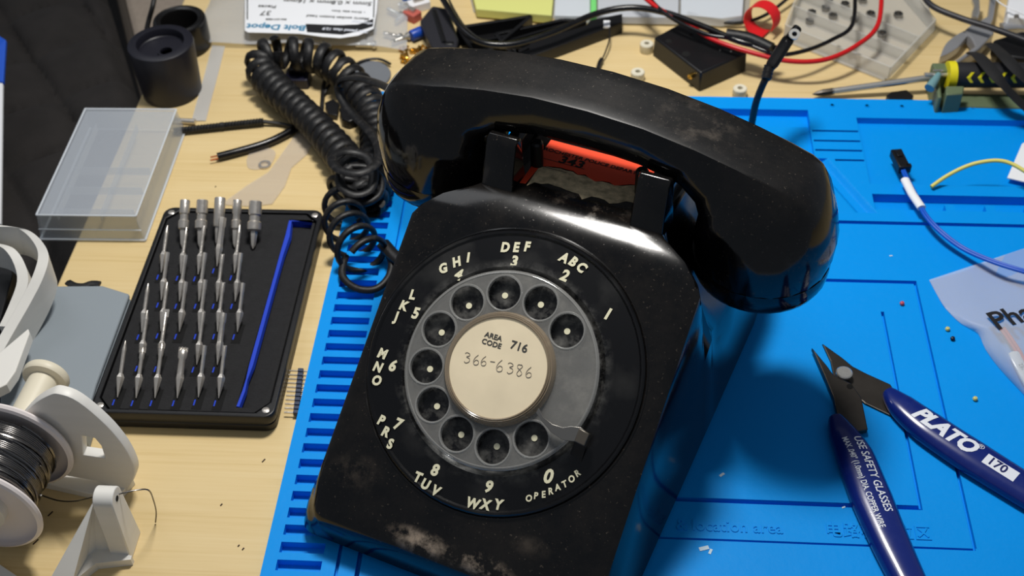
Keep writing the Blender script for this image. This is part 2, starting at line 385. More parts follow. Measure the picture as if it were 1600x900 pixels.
for fx, fy in ((-5.4, -8.6), (5.9, -8.6), (-5.4, 9.4), (5.9, 9.4)):
    MB().lathe([(.75, -.20), (.9, -.17), (.95, .05)], 20, Matrix.Translation((fx, fy, 0))).build('foot', mat('brown_black_rubber', (36, 30, 27), .6), ph)
# plinth skirt where the shell ends
# cradle horns
def horn(x0, front=True):
    prof = [(2.3, 9.9), (2.6, 11.0), (2.85, 11.9), (3.0, 12.25), (3.2, 12.42), (3.45, 12.38), (3.62, 12.1), (3.66, 11.6), (3.7, 10.9), (3.8, 9.8)] if front else \
           [(9.6, 9.0), (9.55, 10.6), (9.35, 11.4), (9.1, 11.7), (8.75, 11.7), (8.45, 11.4), (8.3, 10.8), (8.1, 9.4)]
    rs = []
    for x, k in ((-.70, .0), (-.64, 1), (.64, 1), (.70, .0)):
        cy_ = sum(p[0] for p in prof) / len(prof); cz_ = sum(p[1] for p in prof) / len(prof)
        f_ = .93 if k == 0 else 1.0
        rs.append([Vector((x0 + x * (1.06 if z < 10.3 else .98), cy_ + (yv - cy_) * f_, cz_ + (z - cz_) * f_)) for yv, z in prof])
    MB().rings(rs).build('cradle_horn', blk, ph, smooth=40, bevel=.05)
for x0 in (-3.05, 3.66): horn(x0, True)
for x0 in (-3.3, 3.3): horn(x0, False)
for x0 in (-3.4, 3.4):                                # cradle side walls joining horns
    MB().box((x0 * 1.04, 6.2, 10.25), (.7, 5.2, 1.1)).build('cradle_rail', blk, ph, bevel=.25)
for x0 in (-2.2, 2.6): MB().lathe([(.28, 9.8), (.28, 11.2), (.2, 11.3)], 16, Matrix.Translation((x0, 4.7, 0))).build('switch_plunger', black_pl, ph)
# sticker on the floor of the well
def sticker():
    m = mat('orange_sticker', (238, 72, 36), .6); N = m.node_tree.nodes; L = m.node_tree.links; b = N['Principled BSDF']
    n = N.new('ShaderNodeTexNoise'); n.inputs['Scale'].default_value = 220; n.inputs['Detail'].default_value = 8; L.new(N['Texture Coordinate'].outputs['Object'], n.inputs['Vector'])
    return m
stk_m = sticker(); torn = mat('torn_sticker_backing', (205, 185, 148), .85, var=.45, vscale=260, bump=.8, bscale=500)
def floorz(yv): return tz(yv) + .03
def flat_on_well(poly, name, m, dz, parent):
    pts = [Vector((x, yv, floorz(yv) + dz)) for x, yv in poly]; b = MB(); a = [p - Vector((0, 0, .02)) for p in pts]
    b.rings([a, pts]); return b.build(name, m, parent, smooth=0)
ztop = [(-2.35, 6.8), (2.6, 6.8), (2.6, 5.1)]
rnd = random.Random(3)
edge_t = [(2.55 - 4.6 * k / 16, 5.05 - .35 * math.sin(k * .35) - .18 * rnd.random() - (k / 16) * 1.0) for k in range(17)]
stk = flat_on_well([(-2.45, 6.8), (-2.3, 3.1), (-2.05, 3.15)] + list(reversed([(x, yv + .35 + .15 * rnd.random()) for x, yv in edge_t])) + [(2.6, 6.8)], 'torn_sticker', stk_m, 0, ph)
stk['label'] = 'torn orange paper sticker with black printing'
flat_on_well([(-1.95, 3.05)] + [(x, yv + .38) for x, yv in reversed(edge_t)] + [(2.6, 3.9)] + [(x, yv - .75 - .35 * rnd.random()) for x, yv in edge_t[1:-1]], 'paper_backing', torn, -.012, stk)
for txt, sz, x, yv, bo in (('ROCHESTER POLICE DEPARTMENT', .33, .2, 5.98, .008), ('343', .78, -.9, 5.50, .02)):
    vs, fs = text2d(txt, sz, bo, .01, space=1.02)
    MB().add([Vector((v.x + x, v.y + yv, floorz(v.y + yv) + .015)) for v in vs], fs).build('sticker_print', ink, stk, smooth=0)
b = MB()
for yv, xl in ((5.25, 2.2), (4.65, 1.6)): b.add([Vector((x, yv + d, floorz(yv + d) + .012)) for x, d in ((-2.4, 0), (-2.4 + xl, 0), (-2.4 + xl, .035), (-2.4, .035))], [(0, 1, 2, 3)])
b.build('sticker_rule', ink, stk, smooth=0)

# ---- dial
T35 = math.radians(35)
DM = Matrix.Translation((0, -3.9, 6.5)) @ Matrix.Rotation(T35, 4, 'X')
dial = bpy.data.objects.new('dial', None)
def D(vs, h=0): return [DM @ (v + Vector((0, 0, h))) for v in vs]
def dlathe(prof, n=64, u=0, v=0, cap0=True, cap1=True): return MB().lathe(prof, n, DM @ Matrix.Translation((u, v, 0)), cap0, cap1)
plate_m = mat('number_plate_black', (9, 9, 11), .3)
def plate_dust():
    N = plate_m.node_tree.nodes; L = plate_m.node_tree.links; b = N['Principled BSDF']; tc = N['Texture Coordinate']
    sub = N.new('ShaderNodeVectorMath'); sub.operation = 'DISTANCE'; sub.inputs[1].default_value = (0, -3.9 * U, 6.5 * U); L.new(tc.outputs['Object'], sub.inputs[0])
    a = N.new('ShaderNodeMapRange'); a.inputs[1].default_value = .0465; a.inputs[2].default_value = .0415; L.new(sub.outputs['Value'], a.inputs[0])
    n = N.new('ShaderNodeTexNoise'); n.inputs['Scale'].default_value = 130; n.inputs['Detail'].default_value = 9; n.inputs['Roughness'].default_value = .7; L.new(tc.outputs['Object'], n.inputs['Vector'])
    k = N.new('ShaderNodeMapRange'); k.inputs[1].default_value = .45; k.inputs[2].default_value = .75; k.inputs[4].default_value = .28; L.new(n.outputs[0], k.inputs[0])
    m = N.new('ShaderNodeMath'); m.operation = 'MULTIPLY'; L.new(a.outputs[0], m.inputs[0]); L.new(k.outputs[0], m.inputs[1])
    n2 = N.new('ShaderNodeTexNoise'); n2.inputs['Scale'].default_value = 40; n2.inputs['Detail'].default_value = 9; L.new(tc.outputs['Object'], n2.inputs['Vector'])
    k2 = N.new('ShaderNodeMapRange'); k2.inputs[1].default_value = .5; k2.inputs[2].default_value = .8; k2.inputs[4].default_value = .06; L.new(n2.outputs[0], k2.inputs[0])
    ad = N.new('ShaderNodeMath'); ad.operation = 'ADD'; L.new(m.outputs[0], ad.inputs[0]); L.new(k2.outputs[0], ad.inputs[1])
    mx = N.new('ShaderNodeMixRGB'); mx.inputs[1].default_value = (*s2l((9, 9, 11)), 1); mx.inputs[2].default_value = (*s2l((170, 168, 162)), 1); L.new(ad.outputs[0], mx.inputs[0]); L.new(mx.outputs[0], b.inputs['Base Color'])
    r = N.new('ShaderNodeMath'); r.operation = 'MULTIPLY_ADD'; r.inputs[1].default_value = 1.5; r.inputs[2].default_value = .26; L.new(ad.outputs[0], r.inputs[0]); L.new(r.outputs[0], b.inputs['Roughness'])
plate_dust()
npl = dlathe([(5.6, -.5), (5.86, -.3), (5.86, .02), (5.80, .08), (5.72, .08), (5.64, .0), (5.0, .05), (4.3, .10), (4.15, .02), (4.1, -.02), (0, -.02)]).build('number_plate', plate_m, ph, smooth=30)
dlathe([(5.99, -.35), (5.99, -.06), (5.93, -.03), (5.87, -.06), (5.87, -.35)], 72, cap0=False, cap1=False).build('dial_collar', blk, ph)
hole_ang = [math.radians(47 + 29.7 * k) for k in range(10)]
# clear finger wheel
wl_loops = [circ(0, 0, 4.02, 96)] + [circ(3.13 * math.cos(a), 3.13 * math.sin(a), .70, 28) for a in hole_ang] + [circ(0, 0, 1.9, 48)]
vs, fs = curve2d(wl_loops, .14, .03)
wheel = MB().add(D(vs, .30), fs).build('finger_wheel', acry, ph, smooth=30, fix=False)
wheel['label'] = 'clear plastic finger wheel with ten holes'
rim = MB()
for a in hole_ang: rim.lathe([(.70, .30), (.78, .33), (.80, .47), (.76, .53), (.70, .52), (.68, .44), (.70, .30)], 28, DM @ Matrix.Translation((3.13 * math.cos(a), 3.13 * math.sin(a), -.12)), False, False)
rim.build('finger_hole_rim', acry_ed, wheel)
dlathe([(4.02, .18), (4.08, .22), (4.09, .32), (4.04, .38), (3.97, .40), (3.94, .36)], 96, cap0=False, cap1=False).build('wheel_edge', acry_ed, wheel)
# centre card and clear retainer
dlathe([(2.04, .40), (2.04, .66), (0, .66)], 64).build('number_card', card_m, ph)['label'] = 'cream card with stamped and pencilled number'
card = ph.children[-1] if ph.children else None
card = [c for c in bpy.data.objects if c.name.startswith('number_card')][0]
dlathe([(2.04, .66), (2.06, .72), (2.10, .74), (2.13, .69), (2.17, .71), (2.20, .64), (2.24, .65), (2.28, .54), (2.34, .44), (2.34, .3), (2.0, .3)], 72, cap0=False, cap1=False).build('card_retainer', mat('aged_clear_ring', (160, 142, 118), .15, clear=.45, spec=.8), ph)
# the stamped and written number (read off the plane of the card)
def dial_uv(px, py, h):
    n = Vector((0, -math.sin(T35), math.cos(T35)))
    rot = Matrix.Rotation(-PSI, 3, 'Z'); d = rot @ Vector(ray(px, py)); oo = rot @ (Vector(CP) - Vector(PO))
    c = Vector((0, -3.9, 6.5)) + n * h; t = (c - oo).dot(n) / d.dot(n); q = oo + d * t - c
    return q.x, q.y * math.cos(T35) + q.z * math.sin(T35)
def dial_text(txt, px, py, size, rot, m, name, parent, h=0.1, bold=.03, shear=0.0, sx=1.0, space=1.0):
    u, v = dial_uv(px, py, h); vs, fs = text2d(txt, size, bold, .012, shear=shear, sx=sx, space=space)
    R2 = Matrix.Rotation(math.radians(rot), 4, 'Z')
    return MB().add(D([R2 @ q + Vector((u, v, h)) for q in vs]), fs).build(name, m, parent, smooth=0)
sl = -16 + 17
for txt, px, py, sz in (('AREA', 771, 526, .235), ('CODE', 768, 537, .235), ('716', 811, 542, .38)):
    dial_text(txt, px, py, sz * 1.25, 1, ink, 'stamped_text', card, .675, .006, sx=1.05)
def stroke(pts, px0, py0, sc, m, parent, r=.012):
    b = MB()
    for s_ in pts:
        path = []
        for x, yv in s_:
            u, v = dial_uv(px0 + x * sc + yv * -.12, py0 + yv * sc + x * .2, .675); path.append(DM @ Vector((u, v, .678)))
        b.tube(spline(path, 5), r, 4)
    b.build('pencilled_number', m, parent, smooth=0)
G3 = [(0, 2), (3, 0), (7, 1), (8, 4), (3, 7), (8, 9), (8, 14), (3, 17), (0, 15)]
G6 = [(7, 0), (2, 6), (0, 13), (3, 17), (8, 15), (8, 10), (4, 9), (1, 13)]
G8 = [(7, 1), (2, 1), (1, 5), (5, 8), (8, 13), (4, 17), (1, 14), (4, 8), (8, 3), (6, 0)]
GS = {'3': G3, '6': G6, '8': G8}
for (px, py, ch, sc_) in ((727, 550, '3', .95), (741, 553, '6', .95), (753, 555, '6', .9), (767, 558, '-', .8), (777, 561, '6', 1.1), (794, 566, '3', 1.0), (808, 568, '8', 1.1), (823, 572, '6', 1.0)):
    if ch == '-': stroke([[(0, 8), (9, 7)]], px, py, .8, pencil, card)
    else: stroke([GS[ch]], px, py, sc_, pencil, card, .011)
# dots and lettering
for a in hole_ang:
    dlathe([(.13, -.02), (.13, .01), (.0, .012)], 16, 3.09 * math.cos(a + .02), 3.09 * math.sin(a + .02)).build('dial_dot', ivory, npl, smooth=0)
LS = 1.04
LET = [('1', 949, 491, .62, -6), ('2', 882, 431, .62, -6), ('3', 803, 409, .60, 10), ('4', 716, 430, .62, 6), ('5', 649, 490, .62, 6), ('6', 613, 572, .62, 2), ('7', 621, 663, .62, -2), ('8', 679, 735, .62, 2), ('9', 763, 761, .62, 6), ('0', 856, 745, .74, 8)]
for ch, px, py, sz, ro in LET: dial_text(ch, px, py, sz * LS, ro, ivory, 'dial_numeral', npl, .09, .028, shear=.12, sx=.95)
WRD = [('A', 881, 403, -10), ('B', 895, 409, -18), ('C', 908, 418, -24), ('D', 789, 387, 14), ('E', 806, 387, 14), ('F', 823, 386, 12), ('G', 692, 420, 32), ('H', 713, 410, 32), ('I', 731, 403, 18),
       ('L', 644, 461, 8), ('K', 630, 478, 0), ('J', 619, 495, 6), ('M', 597, 553, 0), ('N', 590, 574, 0), ('O', 588, 595, 4), ('P', 595, 657, -4), ('R', 602, 675, -4), ('S', 609, 694, 4),
       ('T', 652, 746, -2), ('U', 664, 757, -4), ('V', 680, 767, -6), ('W', 738, 787, 4), ('X', 758, 789, 6), ('Y', 778, 789, 10)]
for ch, px, py, ro in WRD: dial_text(ch, px, py, .55, ro, ivory, 'dial_letter', npl, .09, .028, shear=.12, sx=.9)
opx = [(826, 779, 14), (837, 775, 18), (849, 773, 24), (860, 768, 28), (871, 762, 34), (882, 757, 44), (893, 749, 48), (902, 740, 54)]
for ch, (px, py, ro) in zip('OPERATOR', opx): dial_text(ch, px, py, .36, ro, ivory, 'dial_letter', npl, .09, .012, shear=.1, sx=.9)
# finger stop
fsp = [dial_uv(px, py, .72) for px, py in ((842, 637), (850, 652), (864, 663), (880, 668), (893, 666), (908, 668), (921, 678), (916, 692), (898, 690), (880, 688), (862, 676), (848, 660), (838, 645))]
fsm = mat('finger_stop_metal', (150, 146, 140), .2, .9)
vs, fs = curve2d([fsp], .09, .02)
fst = MB().add(D(vs, .74), fs).build('finger_stop', fsm, ph, fix=False)
e0, e1, e2, e3 = [dial_uv(px, py, .7) for px, py in ((921, 677), (905, 672), (888, 702), (903, 712))]
fb_ = [dial_uv(px, py, .72) for px, py in ((906, 669), (922, 678), (914, 698), (898, 690))]
MB().prism(fb_, .45, .86, DM).build('stop_block', mat('worn_bracket', (96, 90, 82), .35, .6), fst, bevel=.04)
b = MB(); q = [Vector((*e, .76)) for e in (e0, e1)] ; w0 = [Vector((*dial_uv(px, py, .1), .0)) for px, py in ((888, 712), (904, 722))]
b.rings([D([q[1], q[0], q[0] - Vector((0, 0, .1)), q[1] - Vector((0, 0, .1))]), D([w0[0], w0[1], w0[1] + Vector((.08, -.08, 0)), w0[0] + Vector((.08, -.08, 0))])])
b.build('finger_stop_leg', mat('dark_bracket', (40, 37, 34), .4, .5), fst)

# ---- handset
hs = empty('telephone_handset', tuple(Vector(PO) + RZ(PSI) @ Vector((.4, 5.35, 0))), PSI, 'glossy black telephone handset resting across the cradle of the dial telephone', 'handset')
def hsection(O, I, w, a, m, y0=0):
    """ring: O outer point, I inner point (x,z); a = half width of the flat at O; w = greatest half width; m 0 boxy..1 round"""
    n = 11; O = Vector((O[0], 0, O[1])); I = Vector((I[0], 0, I[1])); pts = []
    bx = [(0, 0), (0, a * .5), (0, a * .92), (.012, a), (.12, a + (w - a) * .30), (.35, a + (w - a) * .72), (.6, w), (.82, w * .96), (.95, w * .82), (1, w * .62), (1, w * .3), (1, 0)]
    n = len(bx) - 1
    for k, (t, h) in enumerate(bx):
        th = math.pi * k / n; tc_, hc = (1 - math.cos(th)) / 2, math.sin(th) * w
        pts.append((t * (1 - m) + tc_ * m, h * (1 - m) + hc * m))
    ring = [O + (I - O) * t + Vector((0, -h, 0)) for t, h in pts] + [O + (I - O) * t + Vector((0, h, 0)) for t, h in reversed(pts[1:-1])]
    return ring
half = [((0, 14.25), (0, 12.15), 1.58, 1.45, 0), ((2.4, 14.15), (2.3, 12.05), 1.60, 1.45, 0), ((4.6, 13.85), (4.0, 11.75), 1.72, 1.48, 0), ((6.4, 13.5), (4.75, 11.2), 2.0, 1.5, .05),
        ((7.8, 13.15), (4.95, 10.7), 2.3, 1.52, .10), ((8.8, 12.85), (4.9, 10.25), 2.55, 1.52, .15), ((9.25, 12.6), (4.85, 10.0), 2.65, 1.52, .2), ((9.75, 12.0), (4.75, 9.7), 2.78, 1.55, .45),
        ((10.25, 11.0), (4.65, 9.3), 2.88, 1.5, .75), ((10.5, 9.9), (4.6, 8.95), 2.93, 1.5, .95), ((10.45, 8.9), (4.6, 8.6), 2.93, 1.5, 1.0), ((10.35, 8.35), (4.62, 8.3), 2.9, 1.5, 1.0)]
def tilt(p, s): return (p[0] * s, p[1] - .035 * p[0] * s)
rs = [hsection(tilt(O, -1), tilt(I, -1), w, a, m) for O, I, w, a, m in reversed(half[1:])] + [hsection(tilt(O, 1), tilt(I, 1), w, a, m) for O, I, w, a, m in half]
MB().rings(rs).build('handle', hblk, hs, smooth=30)
for s_, nm in ((-1, 'receiver_cap'), (1, 'transmitter_cap')):
    prof = [(2.0, 7.1), (2.5, 7.12), (2.75, 7.3), (2.88, 7.6), (2.92, 8.1), (2.90, 8.32)]
    MB().lathe(prof, 40, Matrix.Translation((7.48 * s_, 0, -.035 * 7.48 * s_))).build(nm, hblk, hs, smooth=40)
# ================================================================== coiled handset cord
def PP(pts): return [P(*p) for p in pts]
def resample(path, step):
    path = [Vector(p) for p in path]; out = [path[0]]; acc = 0.0
    for a, b in zip(path, path[1:]):
        L_ = (b - a).length; 
        if L_ < 1e-9: continue
        d = step - acc
        while d <= L_: out.append(a + (b - a) * (d / L_)); d += step
        acc = L_ - (d - step)
    return out
def helix(path, R, pitch, ph0=0.0, per=16):
    """R,pitch functions of t 0..1"""
    pts = resample(spline(path, 14), .05); m = len(pts); out = []; ang = ph0
    u = Vector((0, 0, 1))
    for i in range(m):
        t = i / (m - 1); T = (pts[min(i + 1, m - 1)] - pts[max(i - 1, 0)]).normalized()
        u = u - T * u.dot(T); u.normalize(); w = T.cross(u)
        out.append((pts[i] + (u * math.cos(ang) + w * math.sin(ang)) * R(t), T)); ang += 2 * math.pi * .05 / pitch(t)
    # thin to about `per` samples per turn
    return out, ang
cord = empty('coiled_handset_cord', P(470, 130, 0), 0, 'black coiled rubber telephone cord looping over desk and mat left of the phone', 'cord')
CO = Vector(P(470, 130, 0))
def strap(path, name, r=.25, flat=.62, n=8, parent=cord, m=black_rub, up=None):
    MB().tube([p - CO for p in path], r, n, flat, up).build(name, m, parent, smooth=50)
def strap_helix(name, path, R, pitch, r=.27, flat=.55, ph0=0):
    pts, ang = helix(path, R, pitch, ph0)
    pos = [p for p, T in pts]; 
    # flat side of the strap faces the coil axis
    b = MB(); n = 8; rs = []; base = resample(spline(path, 14), .05)
    step = 1
    tot = 0; keep = [0]
    for i in range(1, len(pos)):
        if (pos[i] - pos[keep[-1]]).length > .16: keep.append(i)
    for i in keep:
        t = (pos[min(i + 1, len(pos) - 1)] - pos[max(i - 1, 0)]).normalized(); out = (pos[i] - base[i]).normalized(); out = (out - t * out.dot(t)).normalized(); w = t.cross(out)
        rs.append([pos[i] - CO + out * math.cos(a) * r * flat + w * math.sin(a) * r for a in [2 * math.pi * k / n for k in range(n)]])
    b.rings(rs); b.build(name, black_rub, cord, smooth=60); return pos
A = PP([(572, 318, 1.35), (560, 285, 1.35), (543, 255, 1.3), (519, 224, 1.2), (488, 190, 1.15), (455, 160, 1.15), (425, 132, 1.2), (409, 108, 1.5), (414, 88, 1.9), (436, 80, 2.1)])
strap_helix('tight_coil', A, lambda t: .86 + .06 * math.sin(t * 9), lambda t: .64 + .10 * (t < .45), .30, .5)
B_ = PP([(436, 80, 2.1), (460, 84, 1.9), (490, 88, 1.7), (520, 102, 1.5), (548, 126, 1.3), (568, 152, 1.2), (584, 180, 1.15), (590, 212, 1.15), (590, 250, 1.2), (584, 290, 1.3), (572, 318, 1.35)])
strap_helix('loose_coil', B_, lambda t: .92, lambda t: 1.0 - .34 * min(1, t * 1.6), .30, .5, 1.0)
Lz = PP([(553, 262, 2.2), (540, 300, 1.35), (538, 340, 1.3), (552, 376, 1.5), (575, 408, 1.6)])
strap_helix('open_loop', Lz, lambda t: .95 + .25 * t, lambda t: 1.35 - .1 * t, .20, .8, 2.2)
S1 = spline(PP([(655, 160, 8.4), (622, 146, 7.0), (590, 130, 5.6), (555, 122, 4.6), (531, 128, 3.6), (533, 152, 2.8), (553, 180, 2.6), (580, 208, 2.9), (592, 232, 3.2), (588, 256, 3.4), (562, 270, 3.5), (532, 266, 3.4), (519, 250, 3.2), (532, 238, 3.0), (556, 238, 2.8), (576, 248, 2.7), (584, 272, 2.6), (578, 296, 2.4), (556, 304, 2.4), (536, 294, 2.5), (531, 275, 2.6), (546, 260, 2.7)]), 8)
strap(S1, 'stretched_strand', .27, .55, up=(0, 0, 1))
S2 = spline(PP([(546, 260, 2.6), (575, 262, 2.4), (596, 280, 2.1), (592, 306, 1.9), (566, 318, 1.8), (542, 306, 1.8), (538, 285, 1.9)]), 8)
strap(S2, 'fallen_loop', .2, .9)
S3 = spline(PP([(540, 400, 1.1), (535, 430, 1.0), (556, 450, .95), (585, 452, .95), (605, 436, 1.05), (612, 412, 1.2), (604, 392, 1.5), (598, 380, 1.6)]), 8)
strap(S3, 'cord_end', .20, .85)
MB().tube([p - CO for p in PP([(598, 380, 1.6), (612, 396, 1.5), (628, 410, 1.5)])], .36, 10, .6).build('cord_plug', black_pl, cord, bevel=0)

# ================================================================== side cutters
cut = empty('flush_cutters', P(1319, 585, MT), 0, 'blue handled steel flush cutters lying open on the mat', 'pliers')
KO = Vector(P(1319, 585, MT))
def kp(px, py, z): return Vector(P(px, py, z)) - KO
def kpoly(pts, z): return [tuple((Vector(P(px, py, z)) - KO).xy) for px, py in pts]
def extr(poly, z0, z1): return MB().prism(poly, z0 - MT, z1 - MT)
j1 = kpoly([(1268, 543), (1292, 572), (1302, 586), (1330, 600), (1346, 622), (1356, 672), (1330, 676), (1308, 650), (1302, 622), (1290, 592)], .95)
extr(j1, .72, 1.0).build('jaw', dsteel, cut, bevel=.05, smooth=0)
j2 = kpoly([(1285, 534), (1298, 562), (1304, 590), (1318, 606), (1345, 622), (1352, 628), (1398, 650), (1420, 640), (1392, 598), (1352, 580), (1333, 570), (1316, 556)], .8)
extr(j2, .45, .71).build('jaw', dsteel, cut, bevel=.05, smooth=0)
c0 = kp(1319, 583, 1.05)
MB().lathe([(.38, 0), (.38, .1), (.33, .14), (0, .15)], 28, Matrix.Translation((c0.x, c0.y, 1.0 - MT))).build('pivot_rivet', steel, cut)
c1 = kp(1328, 604, 1.0)
MB().lathe([(.15, 0), (.15, .012), (0, .012)], 18, Matrix.Translation((c1.x, c1.y, 1.0 - MT))).build('spring_hole', mat('dark_hole', (8, 8, 8), .9), cut)
class Grip:
    def __init__(s, pts, name, seglabel):
        ctr = spline([kp(px, py, .98) for px, py, w, h in pts], 6); ws = [w for _, _, w, _ in pts]; hs_ = [h for *_, h in pts]
        s.c = ctr; m = len(ctr) - 1
        def lerp(a, t): t = t * (len(a) - 1); i = min(int(t), len(a) - 2); return a[i] + (a[i + 1] - a[i]) * (t - i)
        s.w = [lerp(ws, i / m) for i in range(m + 1)]; s.h = [lerp(hs_, i / m) for i in range(m + 1)]
        s.len = [0]
        for a, b in zip(ctr, ctr[1:]): s.len.append(s.len[-1] + (b - a).length)
        rs = []
        for i in range(m + 1):
            T = (ctr[min(i + 1, m)] - ctr[max(i - 1, 0)]).normalized(); W = Vector((-T.y, T.x, 0)).normalized()
            rs.append([ctr[i] + W * math.copysign(abs(math.cos(a)) ** .85, math.cos(a)) * s.w[i] + Vector((0, 0, 1)) * math.copysign(abs(math.sin(a)) ** .85, math.sin(a)) * s.h[i] for a in [2 * math.pi * k / 20 for k in range(20)]])
        s.o = MB().rings(rs).build(name, navy, cut, smooth=60)
    def at(s, d, a, e=.012):
        i = 0
        while i < len(s.len) - 2 and s.len[i + 1] < d: i += 1
        t = (d - s.len[i]) / (s.len[i + 1] - s.len[i]); c = s.c[i].lerp(s.c[i + 1], t); w = s.w[i] + (s.w[i + 1] - s.w[i]) * t; h = s.h[i] + (s.h[i + 1] - s.h[i]) * t
        T = (s.c[i + 1] - s.c[i]).normalized(); W = Vector((-T.y, T.x, 0)).normalized(); x = max(-.98, min(.98, a / w))
        return c + W * a + Vector((0, 0, h * (1 - abs(x) ** 2.3) ** (1 / 2.3) + e))
    def text(s, txt, d0, a0, size, m, bold=.005, shear=0, sx=1, space=1, box=False):
        vs, fs = text2d(txt, size, bold, .008, 'LEFT', sx, shear, space)
        if size > .45:
            bm = bmesh.new(); bv = [bm.verts.new(v) for v in vs]
            for f in fs:
                try: bm.faces.new([bv[i] for i in f])
                except ValueError: pass
            bmesh.ops.triangulate(bm, faces=bm.faces)
            for _ in range(3):
                ed = [e for e in bm.edges if e.calc_length() > .14]
                if ed: bmesh.ops.subdivide_edges(bm, edges=ed, cuts=1); bmesh.ops.triangulate(bm, faces=bm.faces)
            bm.verts.index_update(); vs = [v.co.copy() for v in bm.verts]; fs = [tuple(v.index for v in f.verts) for f in bm.faces]; bm.free()
        MB().add([s.at(d0 + v.x, a0 + v.y, .012 + v.z) for v in vs], fs).build('grip_print', white_txt, s.o, smooth=0)
g1 = Grip([(1305, 652, .3, .25), (1316, 676, .62, .42), (1335, 712, .85, .5), (1362, 780, .9, .52), (1392, 850, .82, .52), (1425, 920, .72, .5), (1465, 1010, .6, .45)], 'grip', '')
g2 = Grip([(1387, 612, .28, .25), (1408, 634, .66, .42), (1450, 668, .86, .5), (1520, 715, .9, .52), (1600, 765, .84, .5), (1680, 815, .74, .5), (1760, 870, .6, .45)], 'grip', '')
g1.text('USE SAFETY GLASSES', 1.55, .30, .52, white_txt, .004, .0, .84)
g1.text('MAX .040" (1.0mm) DIA. COPPER WIRE', 1.45, -.25, .36, white_txt, .004, 0, .80)
g2.text('PLATO', 1.75, .0, 1.08, white_txt, .05, .25, .95, .94)
g2.text('\u00ae', 4.75, .35, .42, white_txt, .0)
bx_ = []
vs, fs = curve2d([rrect(0, -.30, 1.5, .30, .1)], .01); 
MB().add([g2.at(5.35 + v.x, -.05 + v.y, .008) for v in [Vector((x * 1.5 / 12, (yy_ - 3) * .1, 0)) for yy_ in range(7) for x in range(13)]], [(j * 13 + i, j * 13 + i + 1, (j + 1) * 13 + i + 1, (j + 1) * 13 + i) for j in range(6) for i in range(12)]).build('number_patch', white_txt, g2.o)
vs, fs = text2d('170', .62, .012, .006, 'LEFT', .95)
MB().add([g2.at(5.5 + v.x, -.05 + v.y, .022 + v.z) for v in vs], fs).build('grip_print', mat('navy_ink', (16, 24, 90), .4), g2.o, smooth=0)

# ================================================================== precision bit case
CZ = 1.15
cx0, cx1 = P(200, 480, CZ).x, P(470, 480, CZ).x
pTL, pTR, pBR, pBL = P(252, 325, CZ), P(497, 326, CZ), P(437, 655, CZ), P(146, 641, CZ)
ctr = (pTL + pTR + pBR + pBL) / 4; ax = ((pTR - pTL) + (pBR - pBL)).normalized(); rzc = math.atan2(ax.y, ax.x)
CW = (((pTR - pTL).length + (pBR - pBL).length) / 2) / 2; CL = (((pTL - pBL).length + (pTR - pBR).length) / 2) / 2
case_o = (ctr.x, ctr.y, 0)
case = empty('bit_case', case_o, rzc, 'black rectangular precision bit case lying open beside the blue mat', 'tool case')
def cl(px, py, z): v = Vector(P(px, py, z)) - Vector(case_o); v = RZ(-rzc) @ v; return v
shell = curve2d([rrect(-CW, -CL, CW, CL, .55), [(-CW + .85, -CL + .25), (CW - .85, -CL + .25), (CW - .28, -CL + .9), (CW - .25, CL - .9), (CW - .85, CL - .28), (-CW + .85, CL - .28), (-CW + .25, CL - .9), (-CW + .28, -CL + .9)]], .6, .06)
MB().add([v + Vector((0, 0, CZ - .3)) for v in shell[0]], shell[1]).build('case_rim', black_pl, case, smooth=35, fix=False)
MB().prism(rrect(-CW + .04, -CL + .04, CW - .04, CL - .04, .5), 0, CZ - .60).build('case_base', black_pl, case, bevel=.12)
tx0, tx1 = cl(422, 480, 1).x, CW - .42
tx0 = CW - 1.75
foam_m = mat('black_eva_foam', (27, 27, 29), .9, bump=.8, bscale=900, var=.15, vscale=300)
foam_loops = [[(-CW + .9, -CL + .32), (CW - .95, -CL + .32), (CW - .36, -CL + .95), (CW - .33, CL - .95), (CW - .9, CL - .34), (-CW + .9, CL - .34), (-CW + .32, CL - .95), (-CW + .34, -CL + .95)],
              [(tx0, CL - .75), (tx1 - .05, CL - .75), (tx1 - .15, -CL + 1.3), (tx1 - .75, -CL + .6), (tx0 - .1, -CL + .6)]]
fv, ff = curve2d(foam_loops, .3, .02)
foam = MB().add([v + Vector((0, 0, CZ - .24)) for v in fv], ff).build('foam_insert', foam_m, case, smooth=30, fix=False)
fz = CZ - .09
MB().box((0, 0, CZ - .56), (2 * CW - .5, 2 * CL - .6, .06)).build('tray_floor', foam_m, case)
blue_f = mat('blue_foam', (18, 60, 190), .75)
bl = [(tx0 + .02, CL - .78)] + [(tx0 + .22 + .05 * math.sin(k * .9), CL - .9 - k * (2 * CL - 2.3) / 12) for k in range(13)] + [(tx0 + .02, -CL + .95)] + [(tx0 - .08, -CL + .65), (tx0 + .18, -CL + .65), (tx0 - .02, -CL + 1.4)]
b = MB(); lpts = [(CL - .8, .0, .16), (CL - 2.0, .02, .28), (CL - 3.4, .0, .22), (CL - 5.0, .0, .20), (-CL + 3.2, -.03, .22), (-CL + 2.3, .0, .09), (-CL + 1.6, -.02, .16), (-CL + .65, -.1, .16)]
rs = [[Vector((tx0 + a + .0, yv, CZ - .36)), Vector((tx0 + a + w, yv, CZ - .36)), Vector((tx0 + a + w * .8, yv, CZ - .10)), Vector((tx0 + a, yv, CZ - .075))] for yv, a, w in lpts]
b.rings(rs).build('blue_liner', blue_f, case, smooth=0)
MB().box(((tx0 + tx1) / 2, CL - .80, CZ - .32), (tx1 - tx0 - .15, .07, .44)).build('blue_liner', blue_f, case)
